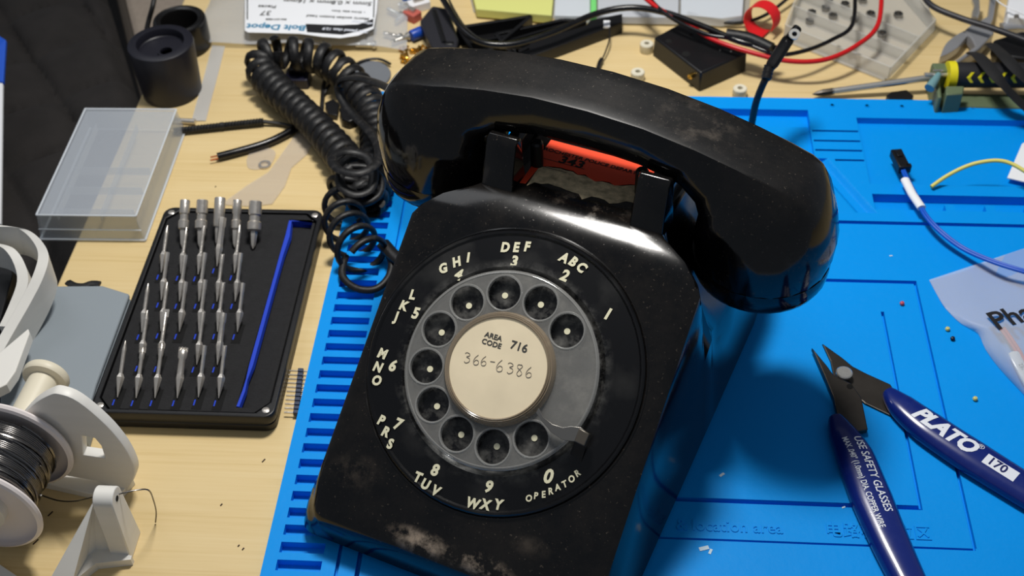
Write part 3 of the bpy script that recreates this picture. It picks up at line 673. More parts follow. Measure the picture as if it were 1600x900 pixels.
for sx_ in (-1, 1):
    for sy_ in (-1, 1):
        MB().lathe([(.19, CZ - .12), (.19, CZ - .01), (.14, CZ + .02), (0, CZ + .02)], 18, Matrix.Translation((sx_ * (CW - .42), sy_ * (CL - .42), 0))).build('corner_magnet', nickel, case)
# slots in the foam + bits
Zc = 900 / 400.
rows = [  # (x,y of the collar in the zoomed crop 100..500,300..700 at 2.25x), tip kind
 [(350, 222, 'p'), (418, 226, 'p'), (479, 228, 'f'), (545, 200, 'thick'), (606, 224, 'p')],
 [(350, 318, 'h'), (414, 322, 'h'), (482, 322, 'h'), (545, 322, 'f'), (609, 322, 'h')],
 [(282, 428, 'p'), (349, 424, 'p'), (414, 426, 'h'), (482, 426, 'h'), (547, 426, 'f'), (617, 427, 'h')],
 [(277, 536, 'p'), (343, 538, 'flat'), (475, 540, 'f'), (547, 540, 'thick2')],
 [(198, 652, 'p'), (263, 655, 'x'), (329, 655, 'x'), (407, 655, 'big'), (481, 652, 'h'), (552, 655, 'f')]]
LEAN = math.radians(27)
def bit_mesh(kind):
    b = MB(); hexr = .20
    hx = [(.02, -.95), (hexr * .55, -.5), (hexr * .95, -.1), (hexr, 0), (.11, .2)]
    rod = {'thick': .17, 'thick2': .15, 'big': .17}.get(kind, .095)
    hx[-1] = (min(rod + .01, .19), .19)
    b.lathe(hx, 6, None, True, False)
    shaft = MB()
    Lr = {'thick': 1.55, 'big': 1.35, 'thick2': 1.45}.get(kind, 1.35 + random.random() * .25)
    if kind == 'p': pr = [(rod, .18), (rod, Lr * .8), (rod * 1.1, Lr * .84), (rod * .25, Lr + .2)]
    elif kind in ('x', 'big'): pr = [(rod, .18), (rod, Lr * .65), (rod * 1.35, Lr * .72), (rod * 1.35, Lr * .95), (rod * .6, Lr + .12)]
    elif kind == 'flat': pr = [(rod, .18), (rod, Lr), (rod * .9, Lr + .02)]
    else: pr = [(rod, .18), (rod, Lr * .75), (rod * 1.2, Lr * .8), (rod * 1.15, Lr + .15)]
    shaft.lathe(pr, 6 if kind in ('h', 'thick') else 10)
    if kind in ('f', 'flat'): shaft.box((0, 0, Lr), (.30 if kind == 'flat' else .2, .05, .4))
    if kind in ('x', 'big'):
        for a in range(4):
            M_ = Matrix.Rotation(a * math.pi / 4, 3, 'Z'); shaft.box((0, 0, Lr), (.44 if kind == 'big' else .32, .04, .25), M_)
    return b, shaft
names_row = ['back row', 'second row', 'middle row', 'fourth row', 'front row']
kinds = {'p': 'pointed driver bit', 'f': 'flat bladed driver bit', 'h': 'slim hex driver bit', 'thick': 'thick hexagonal driver bit', 'flat': 'broad spade tipped driver bit', 'x': 'cross tipped driver bit', 'big': 'largest cross tipped bit', 'thick2': 'thick tapered driver bit'}
ords = ['leftmost', 'second from left', 'third from left', 'fourth from left', 'fifth from left', 'rightmost']
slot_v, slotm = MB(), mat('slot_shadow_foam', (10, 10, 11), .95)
for ri, row in enumerate(rows):
    for ci, (zx, zy, kd) in enumerate(row):
        px, py = 100 + zx / Zc, 300 + zy / Zc
        w = Vector(P(px, py, fz + .55)); lo = RZ(-rzc) @ (w - Vector(case_o))
        nm = ords[ci] if ci < len(row) - 1 else 'rightmost'
        e = empty('driver_bit', tuple(w), 0, f'{kinds[kd]}, {nm} in the {names_row[ri]} of the bit case', 'driver bit', 'driver bits standing in the bit case', rot=Matrix.Rotation(-math.pi / 2 + LEAN, 3, 'X').to_euler())
        b, sh = bit_mesh(kd); b.build('hex_shank', nickel, e, smooth=20); sh.build('bit_tip', nickel, e, smooth=40)
        sx_, sy_ = lo.x, lo.y - .95
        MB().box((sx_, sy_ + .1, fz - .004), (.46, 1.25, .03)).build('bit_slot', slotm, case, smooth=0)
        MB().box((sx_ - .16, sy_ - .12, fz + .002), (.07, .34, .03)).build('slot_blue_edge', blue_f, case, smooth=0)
socks = [(420, 100, .26, .52), (481, 100, .30, .6), (543, 95, .29, .9), (604, 100, .24, .5), (668, 105, .34, .62)]
sl_ = ['small knurled steel nut driver socket', 'wide knurled steel nut driver socket', 'plain smooth steel nut driver socket', 'narrow knurled steel nut driver socket', 'largest knurled steel nut driver socket']
for i, (zx, zy, r, h) in enumerate(socks):
    w = Vector(P(100 + zx / Zc, 300 + (zy + 28) / Zc, fz + .75))
    e = empty('socket_bit', tuple(w), 0, f'{sl_[i]} at the top edge of the bit case', 'socket', 'sockets along the top of the bit case', rot=Matrix.Rotation(math.radians(-52), 3, 'X').to_euler())
    MB().lathe([(.02, -1.0), (.13, -.8), (.2, -.2), (.2, 0)], 6).build('hex_shank', nickel, e, smooth=20)
    if i == 2: pr = [(r * .9, 0), (r, .06), (r, 1.5), (r * .9, 1.55), (r * .66, 1.55), (r * .66, 1.2), (0, 1.2)]
    else: pr = [(r * .8, -.1), (r * 1.08, 0), (r * 1.08, .38), (r * .82, .46), (r * .82, .72), (r, .8), (r, 1.45), (r * .9, 1.5), (r * .6, 1.5), (r * .6, 1.1), (0, 1.1)]
    MB().lathe(pr, 24).build('socket_body', nickel, e, smooth=30)

# ================================================================== clear lid
LZ = 1.7
q = [P(118, 174, LZ), P(268, 167, LZ), P(232, 360, LZ), P(68, 338, LZ)]
lc = P(165, 265, 0); lid = empty('clear_box_lid', tuple(lc), math.radians(1), 'clear rectangular plastic box lid, upper left, overhanging the desk edge', 'box lid')
lw = (P(246, 250, LZ) - P(96, 250, LZ)).length / 2
a_, b_ = P(118, 174, LZ) - lc, P(250, 360, LZ) - lc
lx0, lx1 = (P(118, 174, LZ).x + P(68, 338, LZ).x) / 2 - lc.x, (P(266, 167, LZ).x + P(225, 332, LZ).x) / 2 - lc.x
ly1, ly0 = P(190, 170, LZ).y - lc.y, P(150, 337, LZ).y - lc.y
def openbox(x0, x1, y0, y1, zt, zb, th, spread=.18):
    b = MB(); o = [(x0, y0), (x1, y0), (x1, y1), (x0, y1)]
    def off(p, d): return [(x0 - d, y0 - d), (x1 + d, y0 - d), (x1 + d, y1 + d), (x0 - d, y1 + d)]
    r = [off(o, spread), off(o, 0), off(o, -th), off(o, spread - th)]
    rr_ = [[Vector((*p, zb)) for p in r[0]], [Vector((*p, zt)) for p in r[1]], [Vector((*p, zt - th)) for p in r[2]], [Vector((*p, zb)) for p in r[3]]]
    vs = [p for g in rr_ for p in g]; fs = []
    for j in range(4): k = (j + 1) % 4; fs += [(j, k, 4 + k, 4 + j), (8 + j, 8 + k, 12 + k, 12 + j), (j, 12 + j, 12 + k, k)]
    fs += [(4, 5, 6, 7), (11, 10, 9, 8)]
    return b.add(vs, fs)
openbox(lx0, lx1, ly0, ly1, LZ, .06, .09).build('lid_shell', clear_pl, lid, bevel=.05)
b = MB()
for i, (x0, y0, x1, y1) in enumerate(((lx0, ly0, lx1, ly0), (lx1, ly0, lx1, ly1), (lx1, ly1, lx0, ly1), (lx0, ly1, lx0, ly0))):
    b.tube([(x0, y0, LZ - .02), (x1, y1, LZ - .02)], .055, 6)
for x0, y0, x1, y1 in ((lx0 - .18, ly0 - .18, lx1 + .18, ly0 - .18), (lx1 + .18, ly0 - .18, lx1 + .18, ly1 + .18), (lx0 - .18, ly1 + .18, lx0 - .18, ly0 - .18)): b.tube([(x0, y0, .1), (x1, y1, .1)], .07, 6)
b.tube([(lx0 - .1, ly0 - .1, .75), (lx1 + .1, ly0 - .1, .75)], .045, 6)
b.build('lid_edge', clear_ed, lid)
b = MB()
for yv in (ly0 + 1.1, ly0 + 2.9, ly0 + 4.6): b.box(((lx0 + lx1) / 2, yv, .9), (lx1 - lx0 - 1.1, .03, .5))
for x in (lx0 + .7, (lx0 + lx1) / 2 + .4): b.box((x, (ly0 + ly1) / 2, .9), (.03, ly1 - ly0 - 1.4, .5))
b.build('divider_rib', clear_pl, lid)

# ================================================================== printed black spools at the upper left
cs = P(270, 142, 0)
sp1 = empty('printed_knob', tuple(cs), 0, 'matt black 3D printed cylinder with a recessed top and offset hole', 'cylinder')
MB().lathe([(1.7, 0), (1.78, .06), (1.96, 3.3), (1.92, 3.5), (1.76, 3.58), (1.42, 3.58), (1.38, 3.5), (1.36, 3.1), (1.3, 3.05), (0, 3.05)], 64).build('cylinder_body', print_bl, sp1, smooth=30)
MB().lathe([(.50, 3.05), (.50, 3.25), (.37, 3.25), (.37, 3.07)], 24, Matrix.Translation((.42, -.45, 0)), False, False).build('offset_collar', print_bl, sp1)
MB().lathe([(.37, 3.07), (0, 3.07)], 20, Matrix.Translation((.42, -.45, 0))).build('bore', mat('dark_hole', (8, 8, 8), .9), sp1)
c2 = P(290, 72, 0)
sp2 = empty('black_cup', tuple(c2), 0, 'glossy black round cup with a wide hollow mouth behind the printed cylinder', 'cup')
MB().lathe([(1.5, 0), (1.66, .1), (1.68, 1.8), (1.62, 2.0), (1.35, 2.06), (1.16, 2.0), (1.1, 1.8), (1.06, .5), (0, .5)], 56).build('cup_body', mat('black_moulded_plastic', (18, 17, 17), .25), sp2, smooth=30)
MB().lathe([(1.38, 2.03), (1.44, 2.10), (1.50, 2.03)], 56, None, False, False).build('rim_ring', black_pl, sp2)
vc = spline(PP([(228, 52, .5), (233, 30, 1.2), (239, 8, 2.0), (245, -25, 2.6)]), 8)
tag(MB().tube(vc, .16, 8).build('black_cable', black_rub, smooth=60), 'short black cable rising behind the printed cylinder against the beige panel', 'cable')

# ================================================================== beyond the left edge of the desk
def quilt():
    m = mat('black_quilted_fabric', (35, 32, 31), .9, var=.18, vscale=60, bump=.6, bscale=700); return m
qz = -5.0
b = MB(); n_, m_ = 150, 200; qx0, qx1, qy0, qy1 = -75., -28.6, 25., 92.
qa, qb = P(168, 0, -5.5), P(217, 158, -5.5)
def qlim(yv): return min(qx1, qa.x + (yv - qa.y) * (qb.x - qa.x) / (qb.y - qa.y))
def qh(x, yv):
    u = (x * .75 + yv * .55) / 5.0; v = (x * -.55 + yv * .9) / 6.2
    su = abs(math.sin(math.pi * u)); sv = abs(math.sin(math.pi * v)); e = min(1, (qlim(yv) - x) / 1.6)
    return qz + 1.5 * (su * sv) ** .28 - 1.5 * (1 - e) ** 2 + (x + 30) * .03
vs = []
for j in range(m_ + 1):
    yq = qy0 + (qy1 - qy0) * j / m_; xl = qlim(yq)
    for i in range(n_ + 1): xq = qx0 + (xl - qx0) * (i / n_) ** .8; vs.append((xq, yq, qh(xq, yq)))
fs = [(j * (n_ + 1) + i, j * (n_ + 1) + i + 1, (j + 1) * (n_ + 1) + i + 1, (j + 1) * (n_ + 1) + i) for j in range(m_) for i in range(n_)]
nv = len(vs); per = list(range(n_ + 1)) + [j * (n_ + 1) + n_ for j in range(1, m_ + 1)] + [m_ * (n_ + 1) + i for i in range(n_ - 1, -1, -1)] + [j * (n_ + 1) for j in range(m_ - 1, 0, -1)]
vs += [(vs[i][0], vs[i][1], -73) for i in per]
for k in range(len(per)): k2 = (k + 1) % len(per); fs.append((per[k], per[k2], nv + k2, nv + k))
tag(b.add(vs, fs).build('quilted_cushion', quilt(), smooth=70), 'black quilted fabric cushion beside the left edge of the desk', 'cushion')
bp = empty('beige_panel', (-36, 92, -73), 0, 'warm grey fabric panel with dark piped edge behind the quilted cushion', 'panel')
pa, pb_ = P(172, -60, -5), P(224, 158, -5)
pp_ = [(pa.x + 36, pa.y - 92), (pb_.x + 36, pb_.y - 92), (7.9, pb_.y - 92), (7.9, pa.y - 92)]
MB().prism(pp_, 0, 66.5).build('panel_body', mat('greige_fabric', (152, 140, 128), .95, bump=.5, bscale=800, var=.08, vscale=200), bp, bevel=.8)
MB().tube([(pp_[0][0] + .1, pp_[0][1], 66.3), (pp_[1][0] + .1, pp_[1][1], 66.3)], .35, 8).build('piping', mat('dark_piping', (62, 56, 50), .9), bp)
bot = empty('white_bottle', tuple(P(-60, 330, 0)), 0, 'white plastic bottle with blue label at the extreme left edge', 'bottle')

# ---- tall white box with blue tape at the left border
tw = [P(-60, 350, -3.2), P(1, 350, -3.2), P(4, 118, 0.5), P(-60, 118, 0.5)]
bpy.data.objects.remove(bot)
def plank(c4, th, name, m, parent, n=None):
    n = n or (c4[1] - c4[0]).cross(c4[3] - c4[0]).normalized() * th
    return MB().rings([[p - n for p in c4], c4]).build(name, m, parent, smooth=0, bevel=.05)
tb = empty('white_carton', tuple(P(-30, 350, -3.2)), 0, 'white carton edge with blue tape at the extreme left of the picture', 'carton')
TO = Vector(P(-30, 350, -3.2))
plank([p - TO for p in tw], .25, 'carton_side', paper_w, tb)
t2 = [P(-60, 128, .4), P(5, 128, .4), P(9, 62, 1.4), P(-60, 20, 1.4)]
plank([p - TO for p in t2], .28, 'blue_tape', mat('blue_tape', (22, 84, 200), .5), tb)

# ================================================================== grey box behind the solder stand
gz = 1.4
gp = [(50, 447), (160, 446), (202, 459), (150, 600), (128, 676), (0, 676), (0, 560)]
go = P(110, 560, 0)
gb = empty('grey_box', tuple(go), 0, 'flat blue grey plastic box between the solder stand and the bit case', 'box')
gpl = [tuple((P(x, yv, gz) - go).xy) for x, yv in gp]
MB().prism(gpl, 0.0, gz - .3).build('box_body', grey_p, gb, bevel=.12)
MB().prism(gpl, gz - .26, gz).build('box_lid', grey_p, gb, bevel=.08)
tag(MB().tube(spline(PP([(106, 441, 1.2), (116, 446, 1.3), (130, 447, 1.3), (143, 443, 1.3), (156, 444, 1.3)]), 4), .2, 6, .5).build('black_strap', black_rub, smooth=40), 'small black strap scrap poking out behind the grey box', 'strap')

# ================================================================== solder stand
AS = math.radians(4.5)
def sworld(t, d): return Vector((t * math.cos(AS) + d * math.sin(AS), -t * math.sin(AS) + d * math.cos(AS), 0))
so = Vector((-24.95, 31.0, 0)); zA = 3.3; DS = so.x * math.sin(AS) + so.y * math.cos(AS)
st = empty('solder_stand', tuple(so), -AS, 'white 3D printed stand holding the solder spool, lower left', 'stand')
SO = Vector(so)
RS = RZ(AS)
def SL(v): return RS @ (Vector(v) - SO)                       # world -> stand frame
def PD(px, py, dl):                                            # point of the stand plane y_local = dl
    n = Vector((math.sin(AS), math.cos(AS), 0)); d = Vector(ray(px, py)); t = (DS + dl - Vector(CP).dot(n)) / d.dot(n); return SL(Vector(CP) + d * t)
def smoothpx(pts, n=4): return [(p.x, p.y) for p in spline([(x, yv, 0) for x, yv in pts], n)]
def yplate(loops_px, dl, th, name, m, parent, bevel=.05):
    lp = [[(PD(px, py, dl).x, max(.0, PD(px, py, dl).z)) for px, py in L_] for L_ in loops_px]
    vs, fs = curve2d(lp, th, bevel)
    return MB().add([Vector((v.x, dl + v.z + th / 2, v.y)) for v in vs], fs).build(name, m, parent, smooth=30)
DPL = 1.95
yplate([smoothpx([(20, 668), (50, 634), (76, 618), (92, 616), (122, 628), (165, 664), (195, 700), (211, 734), (208, 752)]) + [(198, 768), (150, 752), (60, 736), (10, 728)],
        [(128, 681), (148, 685), (158, 697), (164, 716), (130, 711)]], DPL, .5, 'side_plate', white_pr, st)
fb = [SL(P(x, yv, 0)) for x, yv in ((8, 752), (75, 764), (190, 797), (205, 765))]
MB().prism([(-3.2, fb[1].y + .1), (fb[1].x, fb[1].y), (fb[2].x - .3, fb[2].y + .25), (fb[3].x + .1, fb[3].y + .3), (PD(198, 768, DPL).x + .1, DPL + .5), (-3.2, DPL + .5)], 0, .4).build('foot_bar', white_pr, st, bevel=.08)
MB().lathe([(.68, -3.0), (.68, 5.2), (1.0, 5.25), (1.05, 5.35), (1.05, 5.55), (1.0, 5.65), (0, 5.65)], 40, Matrix.Translation((0, 0, zA)) @ Matrix.Rotation(math.radians(-90), 4, 'X')).build('axle_knob', cream_pl, st)
# wire guide in front
top = [P(148, 778, 3.3), P(172, 858, .45), P(143, 859, .45), P(120, 900, .45), P(110, 925, .45), P(66, 925, .45)]
MB().rings([[SL((q.x, q.y, 0)) for q in top], [SL(q) for q in top]]).build('guide_arm', white_pr, st, smooth=0, bevel=.04)
c0 = P(206, 876, 0); pil = [(0, 0), (1.45, 0)] + [(.75 + .52 * math.cos(math.radians(a)), 3.45 + .5 * math.sin(math.radians(a))) for a in range(0, 181, 20)]
MB().rings([[SL((c0.x - .85, c0.y + a, b)) for a, b in pil], [SL((c0.x, c0.y + a, b)) for a, b in pil]]).build('wire_guide', white_pr, st, smooth=40, bevel=.05)
MB().lathe([(.13, 0), (.13, .02), (0, .02)], 14, Matrix.Translation(SL((c0.x - .0, c0.y + .75, 3.45))) @ Matrix.Rotation(AS, 4, 'Z') @ Matrix.Rotation(math.radians(90), 4, 'Y')).build('guide_hole', mat('dark_hole', (8, 8, 8), .9), st)
MB().prism([tuple(SL(P(x, yv, .45)).xy) for x, yv in ((118, 905), (143, 859), (172, 858), (206, 868), (204, 874), (150, 880))], 0, .44).build('guide_foot', white_pr, st, smooth=0)
MB().prism([tuple(SL(P(x, yv, .5)).xy) for x, yv in ((-20, 868), (35, 905), (-20, 905))], 0, .5).build('foot_bar', white_pr, st, bevel=.05)
# spool of solder
spo = empty('solder_spool', tuple((so.x, so.y, zA)), -AS, 'white plastic spool wound with grey solder wire on the printed stand', 'spool')
RX = Matrix.Rotation(math.radians(-90), 4, 'X')
for y0, nm in ((-1.85, 'near'), (1.45, 'far')):
    MB().lathe([(.75, y0), (.75, y0 + .34), (2.55, y0 + .34), (2.68, y0 + .28), (2.74, y0 + .17), (2.68, y0 + .06), (2.55, y0)], 72, RX, False, False).build('spool_flange', mat('translucent_white_spool', (232, 224, 222), .35), spo)
MB().lathe([(.75, -1.9), (1.2, -1.9), (1.2, 1.8), (.75, 1.8)], 40, RX, False, False).build('spool_core', white_pr, spo)
b = MB(); rw = random.Random(5)
hp = []; turns = 34
for i in range(turns * 22 + 1):
    a = 2 * math.pi * i / 22; y_ = -1.5 + 3.0 * (i / (turns * 22)); hp.append(Vector((1.98 * math.cos(a), y_ * .95, 1.98 * math.sin(a))))
b.tube(hp, .055, 6)
b.lathe([(1.21, -1.45), (1.95, -1.45), (1.95, 1.43), (1.21, 1.43)], 40, RX, False, False)
for k in range(16):
    a0 = rw.random() * 6.28; y0 = -1.35 + 2.4 * rw.random(); dy = (rw.random() - .3) * 1.2; pts = []
    for i in range(30): a = a0 + i * .19; pts.append(Vector((2.06 * math.cos(a), max(-1.5, min(1.5, y0 + dy * i / 30)), 2.06 * math.sin(a))))
    b.tube(pts, .055, 5)
b.build('wound_solder', solder_m, spo, smooth=60)
sw = spline([P(60, 772, 1.6), P(90, 782, 1.6), P(118, 783, 2.2), P(150, 776, 3.4), P(180, 773, 3.4), P(212, 766, 3.3), P(232, 766, 3.0), P(240, 782, 2.0), P(244, 800, .8), P(243, 816, .1)], 6)
tag(MB().tube([p for p in sw], .035, 6).build('solder_end', solder_m, smooth=60), 'loose grey solder wire end threaded through the white guide', 'wire')
# white clip plate standing above it
wc = empty('plastic_bracket', tuple(P(30, 460, 0)), 0, 'white plastic curved bracket at the left edge behind the solder stand', 'frame')
WO = Vector(P(30, 460, 0))
band = spline([P(-25, 352, 5.2), P(10, 352, 5.2), P(38, 358, 5.1), P(58, 375, 4.9), P(68, 398, 4.6), P(60, 430, 4.2), P(40, 470, 3.6), P(14, 515, 3.0), P(-20, 575, 2.4)], 6)
b = MB(); rs = []
for i, p in enumerate(band):
    rs.append([p - WO + d for d in (Vector((-.28, 0, .0)), Vector((.28, -.1, .0)), Vector((.10, .05, -2.0)), Vector((-.3, .1, -2.0)))])
b.rings(rs).build('curved_band', white_pr, wc, smooth=40, bevel=.04)
ib = spline([P(-10, 380, 4.3), P(14, 388, 4.2), P(30, 410, 4.0), P(36, 440, 3.6), P(22, 480, 3.0), P(8, 510, 2.6)], 6)
b = MB(); b.rings([[p - WO + d for d in (Vector((-.3, 0, 0)), Vector((.25, 0, 0)), Vector((.3, 0, -1.6)), Vector((-.3, 0, -1.6)))] for p in ib]).build('inner_band', white_pr, wc, smooth=40)
MB().prism([tuple((P(x, yv, 2.9) - WO).xy) for x, yv in ((-30, 575), (44, 513), (46, 520), (24, 580), (10, 600), (-30, 620))], 2.3, 2.9).build('clip_tongue', white_pr, wc, bevel=.05)
MB().prism([tuple((P(x, yv, 2.0) - WO).xy) for x, yv in ((-30, 395), (12, 392), (20, 430), (0, 500), (-30, 540))], 0.0, 2.0).build('dark_core', black_pl, wc, bevel=.05)

# ================================================================== small things on the wood, left side
ws = P(414, 259, 0)
tag(MB().lathe([(.36, 0), (.36, .12), (.22, .12), (.22, 0)], 28, Matrix.Translation(ws), False, False).build('washer', nickel), 'small steel washer lying on the wood beside the coiled cord', 'washer')
f0 = spline(PP([(272, 205, .28), (320, 200, .28), (365, 195, .28), (412, 190, .3)]), 12)
zb = MB()
fp = resample(f0, .09); zb.tube(fp, lambda t: .19 if int(t * (len(fp) - 1)) % 2 else .235, 10)
tag(zb.build('ribbed_sleeve', black_rub, smooth=0), 'straight ribbed black rubber cable sleeve on the wood', 'sleeve')
tag(MB().tube(spline(PP([(412, 190, .3), (440, 194, .2), (470, 200, .2), (498, 196, .4), (503, 165, .3), (505, 140, .3), (508, 120, .3)]), 8), .13, 6).build('thin_black_cable', black_rub, smooth=50), 'thin black cable running under the coiled cord', 'cable')
tag(MB().tube(PP([(268, 188, .2), (305, 190, .2)]), .17, 14).build('steel_pin', nickel), 'short steel pin beside the clear lid', 'pin')
cbl = empty('cut_cable', tuple(P(335, 247, 0)), 0, 'glossy black cable cut short with bare copper tips', 'cable')
CBO = Vector(P(335, 247, 0))
MB().tube([p - CBO for p in spline(PP([(340, 245, .28), (375, 236, .28), (415, 224, .28), (445, 210, .3), (470, 195, .3)]), 8)], .23, 12).build('cable_jacket', black_gl, cbl)
cop = mat('copper', (196, 112, 70), .35, .8)
for dy in (-2, 2): MB().tube([p - CBO for p in PP([(342, 245 + dy, .3), (329, 248 + dy * 1.2, .25)])], .05, 6).build('copper_tip', cop, cbl)
spd = [(465, 205), (490, 218), (480, 240), (455, 262), (445, 290), (425, 318), (392, 322), (345, 319), (385, 290), (420, 268), (440, 240)]
tag(MB().prism([tuple(P(x, yv, .1).xy) for x, yv in spd], .02, .1).build('clear_spudger', mat('thin_clear_film', (225, 215, 210), .2, clear=.78)), 'transparent plastic scraper lying beside the coiled cord', 'scraper')
tag(MB().prism([tuple(P(x, yv, .08).xy) for x, yv in smoothpx([(385, 250), (392, 236), (412, 230), (430, 236), (424, 255), (405, 264), (388, 262), (385, 250)])], .02, .07).build('clear_disc', mat('thin_clear_film', (225, 215, 210), .2, clear=.78)), 'little curled clear film patch under the washer', 'film')
# pin header
phd = empty('pin_header', tuple(P(465, 612, 0)), 0, 'row of small steel header pins in a dark strip beside the mat', 'pin header')
HO = Vector(P(465, 612, 0))
h0, h1 = P(470, 580, .25) - HO, P(463, 645, .25) - HO
for k in range(11):
    c = h0.lerp(h1, k / 10); MB().box(c, (.26, .2, .24)).build('header_block', mat('slate_plastic', (52, 62, 84), .5), phd, bevel=.02)
    MB().box(c + Vector((-.1, 0, 0)), (.95, .06, .06)).build('header_pin', nickel, phd)
# stuff under the coil
nb = empty('navy_box', tuple(P(467, 130, 0)), 0, 'small dark navy plastic holder inside the loop of coiled cord', 'holder')
MB().prism(rrect(-.75, -.65, .75, .65, .15), 0, .7).build('holder_body', mat('dark_navy_plastic', (28, 28, 46), .35), nb, bevel=.06)
MB().prism(rrect(-.5, -.15, .5, .75, .1), .7, 1.1).build('holder_block', black_pl, nb, bevel=.06)
gdp = P(572, 120, 0)
tag(MB().lathe([(1.5, 0), (1.55, .08), (1.5, .16), (0, .16)], 48, Matrix.Translation(gdp)).build('grey_disc', mat('grey_rubber_disc', (112, 116, 122), .6, var=.08)), 'flat grey rubber disc half hidden behind the coiled cord', 'disc')
tag(MB().tube(spline(PP([(505, 150, .15), (518, 130, .5), (560, 98, .3), (590, 92, .25), (610, 100, .25)]), 8), .09, 6).build('thin_lead', black_rub), 'thin black lead curling over the grey disc', 'wire')
tag(MB().prism([tuple(P(x, yv, .5).xy) for x, yv in ((507, 158), (520, 152), (530, 160), (526, 178), (512, 176))], .02, .4).build('black_fragment', black_pl, bevel=.04), 'tiny black plastic fragment inside the cord loop', 'fragment')
tag(MB().prism([tuple(P(x, yv, .6).xy) for x, yv in ((533, 160), (552, 172), (556, 186), (545, 190), (534, 186), (530, 170))], .02, .6).build('black_block', black_pl, bevel=.08), 'small rounded black block between the strands of cord', 'block')
for i, (px, py, lb) in enumerate(((253 + 0, 432, None), )): pass
pl_ = P(1392, 500, 0)

# ================================================================== zip bag with fasteners (top, left of centre)
def film(px_poly, zf, name, m, label, cat, nx_=26, ny_=14, th=.04, parent=None):
    """sheet spanned by four pixel corners read on the desk plane; zf(u,v) height"""
    a, b, c, d = [P(*p, 0) for p in px_poly]
    vs = []
    for j in range(ny_ + 1):
        for i in range(nx_ + 1):
            u, v = i / nx_, j / ny_; p = (a * (1 - u) + b * u) * (1 - v) + (d * (1 - u) + c * u) * v; vs.append((p.x, p.y, zf(u, v)))
    n0 = len(vs); vs += [(x, yv, z - th) for x, yv, z in vs]
    W_ = nx_ + 1; fs = []
    for j in range(ny_):
        for i in range(nx_): q_ = (j * W_ + i, j * W_ + i + 1, (j + 1) * W_ + i + 1, (j + 1) * W_ + i); fs += [q_, tuple(n0 + k for k in reversed(q_))]
    o_ = MB().add(vs, fs).build(name, m, parent, smooth=80)
    if label: tag(o_, label, cat)
    return o_
zb_ = empty('fastener_bag', tuple(P(480, 60, 0)), 0, 'clear zip bag of screws with an upside down white printed label', 'bag')
ZO = Vector(P(480, 60, 0))
def bz(u, v): return .25 + .75 * math.sin(math.pi * min(1, max(0, u))) ** .5 * math.sin(math.pi * min(1, max(.0, v * .9 + .05))) ** .5 + .07 * math.sin(u * 17 + v * 9) + .05 * math.sin(v * 23 - u * 6)
fo = film([(303, 74), (636, 84), (640, -60), (352, -60)], bz, 'bag_film', bag_m, None, None, 40, 24)
for me in (fo.data,):
    for v in me.vertices: v.co -= ZO * U
fo.parent = zb_
def lz(px, py): return 1.12
lab = [(384, 0 - 40), (383, 50), (388, 53), (468, 55), (505, 60), (532, 62), (560, 58), (584, 47), (589, 20), (594, -40)]
def bagpt(px, py, dz=0): return Vector(P(px, py, 1.05)) - ZO + Vector((0, 0, dz))
def curvez(x): return .06 * math.sin(x * 1.2)
def lab_mesh(poly, z, m, name, parent):
    pts = [bagpt(px, py, z) for px, py in poly]; return MB().rings([[p - Vector((0, 0, .02)) for p in pts], pts]).build(name, m, parent, smooth=0)
lb = lab_mesh(lab, .12, paper_w, 'bag_label', zb_)
lab_mesh([(480, 53), (478, 40), (530, 42), (560, 41), (584, 32), (583, 44), (558, 52), (535, 57), (508, 55)], .135, mat('label_black', (25, 25, 28), .6), 'label_panel', lb)
lab_mesh([(386, 33), (386, -40), (388, -40), (388, 33)], .135, ink, 'label_border', lb); lab_mesh([(583, 30), (586, -40), (588, -40), (585, 30)], .135, ink, 'label_border', lb)
def ltext(txt, px, py, size, m, z=.145, bold=.004, rot=180, sx=1.0, align='CENTER'):
    vs, fs = text2d(txt, size, bold, .006, align, sx); M_ = Matrix.Rotation(math.radians(rot), 3, 'Z'); c = bagpt(px, py, z)
    MB().add([M_ @ v + c for v in vs], fs).build('label_print', m, lb, smooth=0)
tealm = mat('teal_ink', (40, 130, 170), .6)
ltext('Bolt Depot', 432, 45, .80, tealm, bold=.02, rot=178, sx=1.05)
ltext('866-337-9888', 432, 33, .24, ink, rot=180)
ltext('37', 416, 23, .72, ink, rot=180); ltext('Pieces', 418, 13, .48, ink, rot=180)
ltext('5mm x 0.8mm x 16mm', 512, 6, .62, ink, bold=.008, rot=177)
ltext('\u2023 Drive size: 3mm', 545, 21, .30, ink, rot=176)
ltext('Metric socket button head', 528, 30, .38, ink, rot=176)
ltext('alloy steel', 566, 38, .34, white_txt, bold=.008, rot=170); ltext('Zinc plated class 12.9', 540, 50, .36, white_txt, bold=.01, rot=174, sx=.95)
tag(film([(300, 190), (322, 190), (352, 74), (332, 72)], lambda u, v: .08 + .02 * math.sin(v * 8), 'clear_strip', mat('frosted_strip', (214, 212, 208), .35, clear=.4), 'narrow frosted plastic strip trailing below the fastener bag', 'strip', 4, 12), None)
def screw(px, py, rz, L_=1.1, r=.2, z=.35):
    e = empty('machine_screw', tuple(P(px, py, z)), 0, None, 'screw', 'zinc screws inside the clear bag', rot=(math.radians(90), 0, rz))
    MB().lathe([(.14, 0), (.16, L_ * .2), (.13, L_ * .25), (.16, L_ * .35), (.13, L_ * .4), (.16, L_ * .5), (.13, L_ * .55), (.16, L_ * .65), (.13, L_ * .7), (.15, L_)], 12).build('shank', steel, e)
    MB().lathe([(.15, L_), (.27, L_), (.27, L_ + .12), (.18, L_ + .22), (0, L_ + .22)], 16).build('screw_head', steel, e); return e
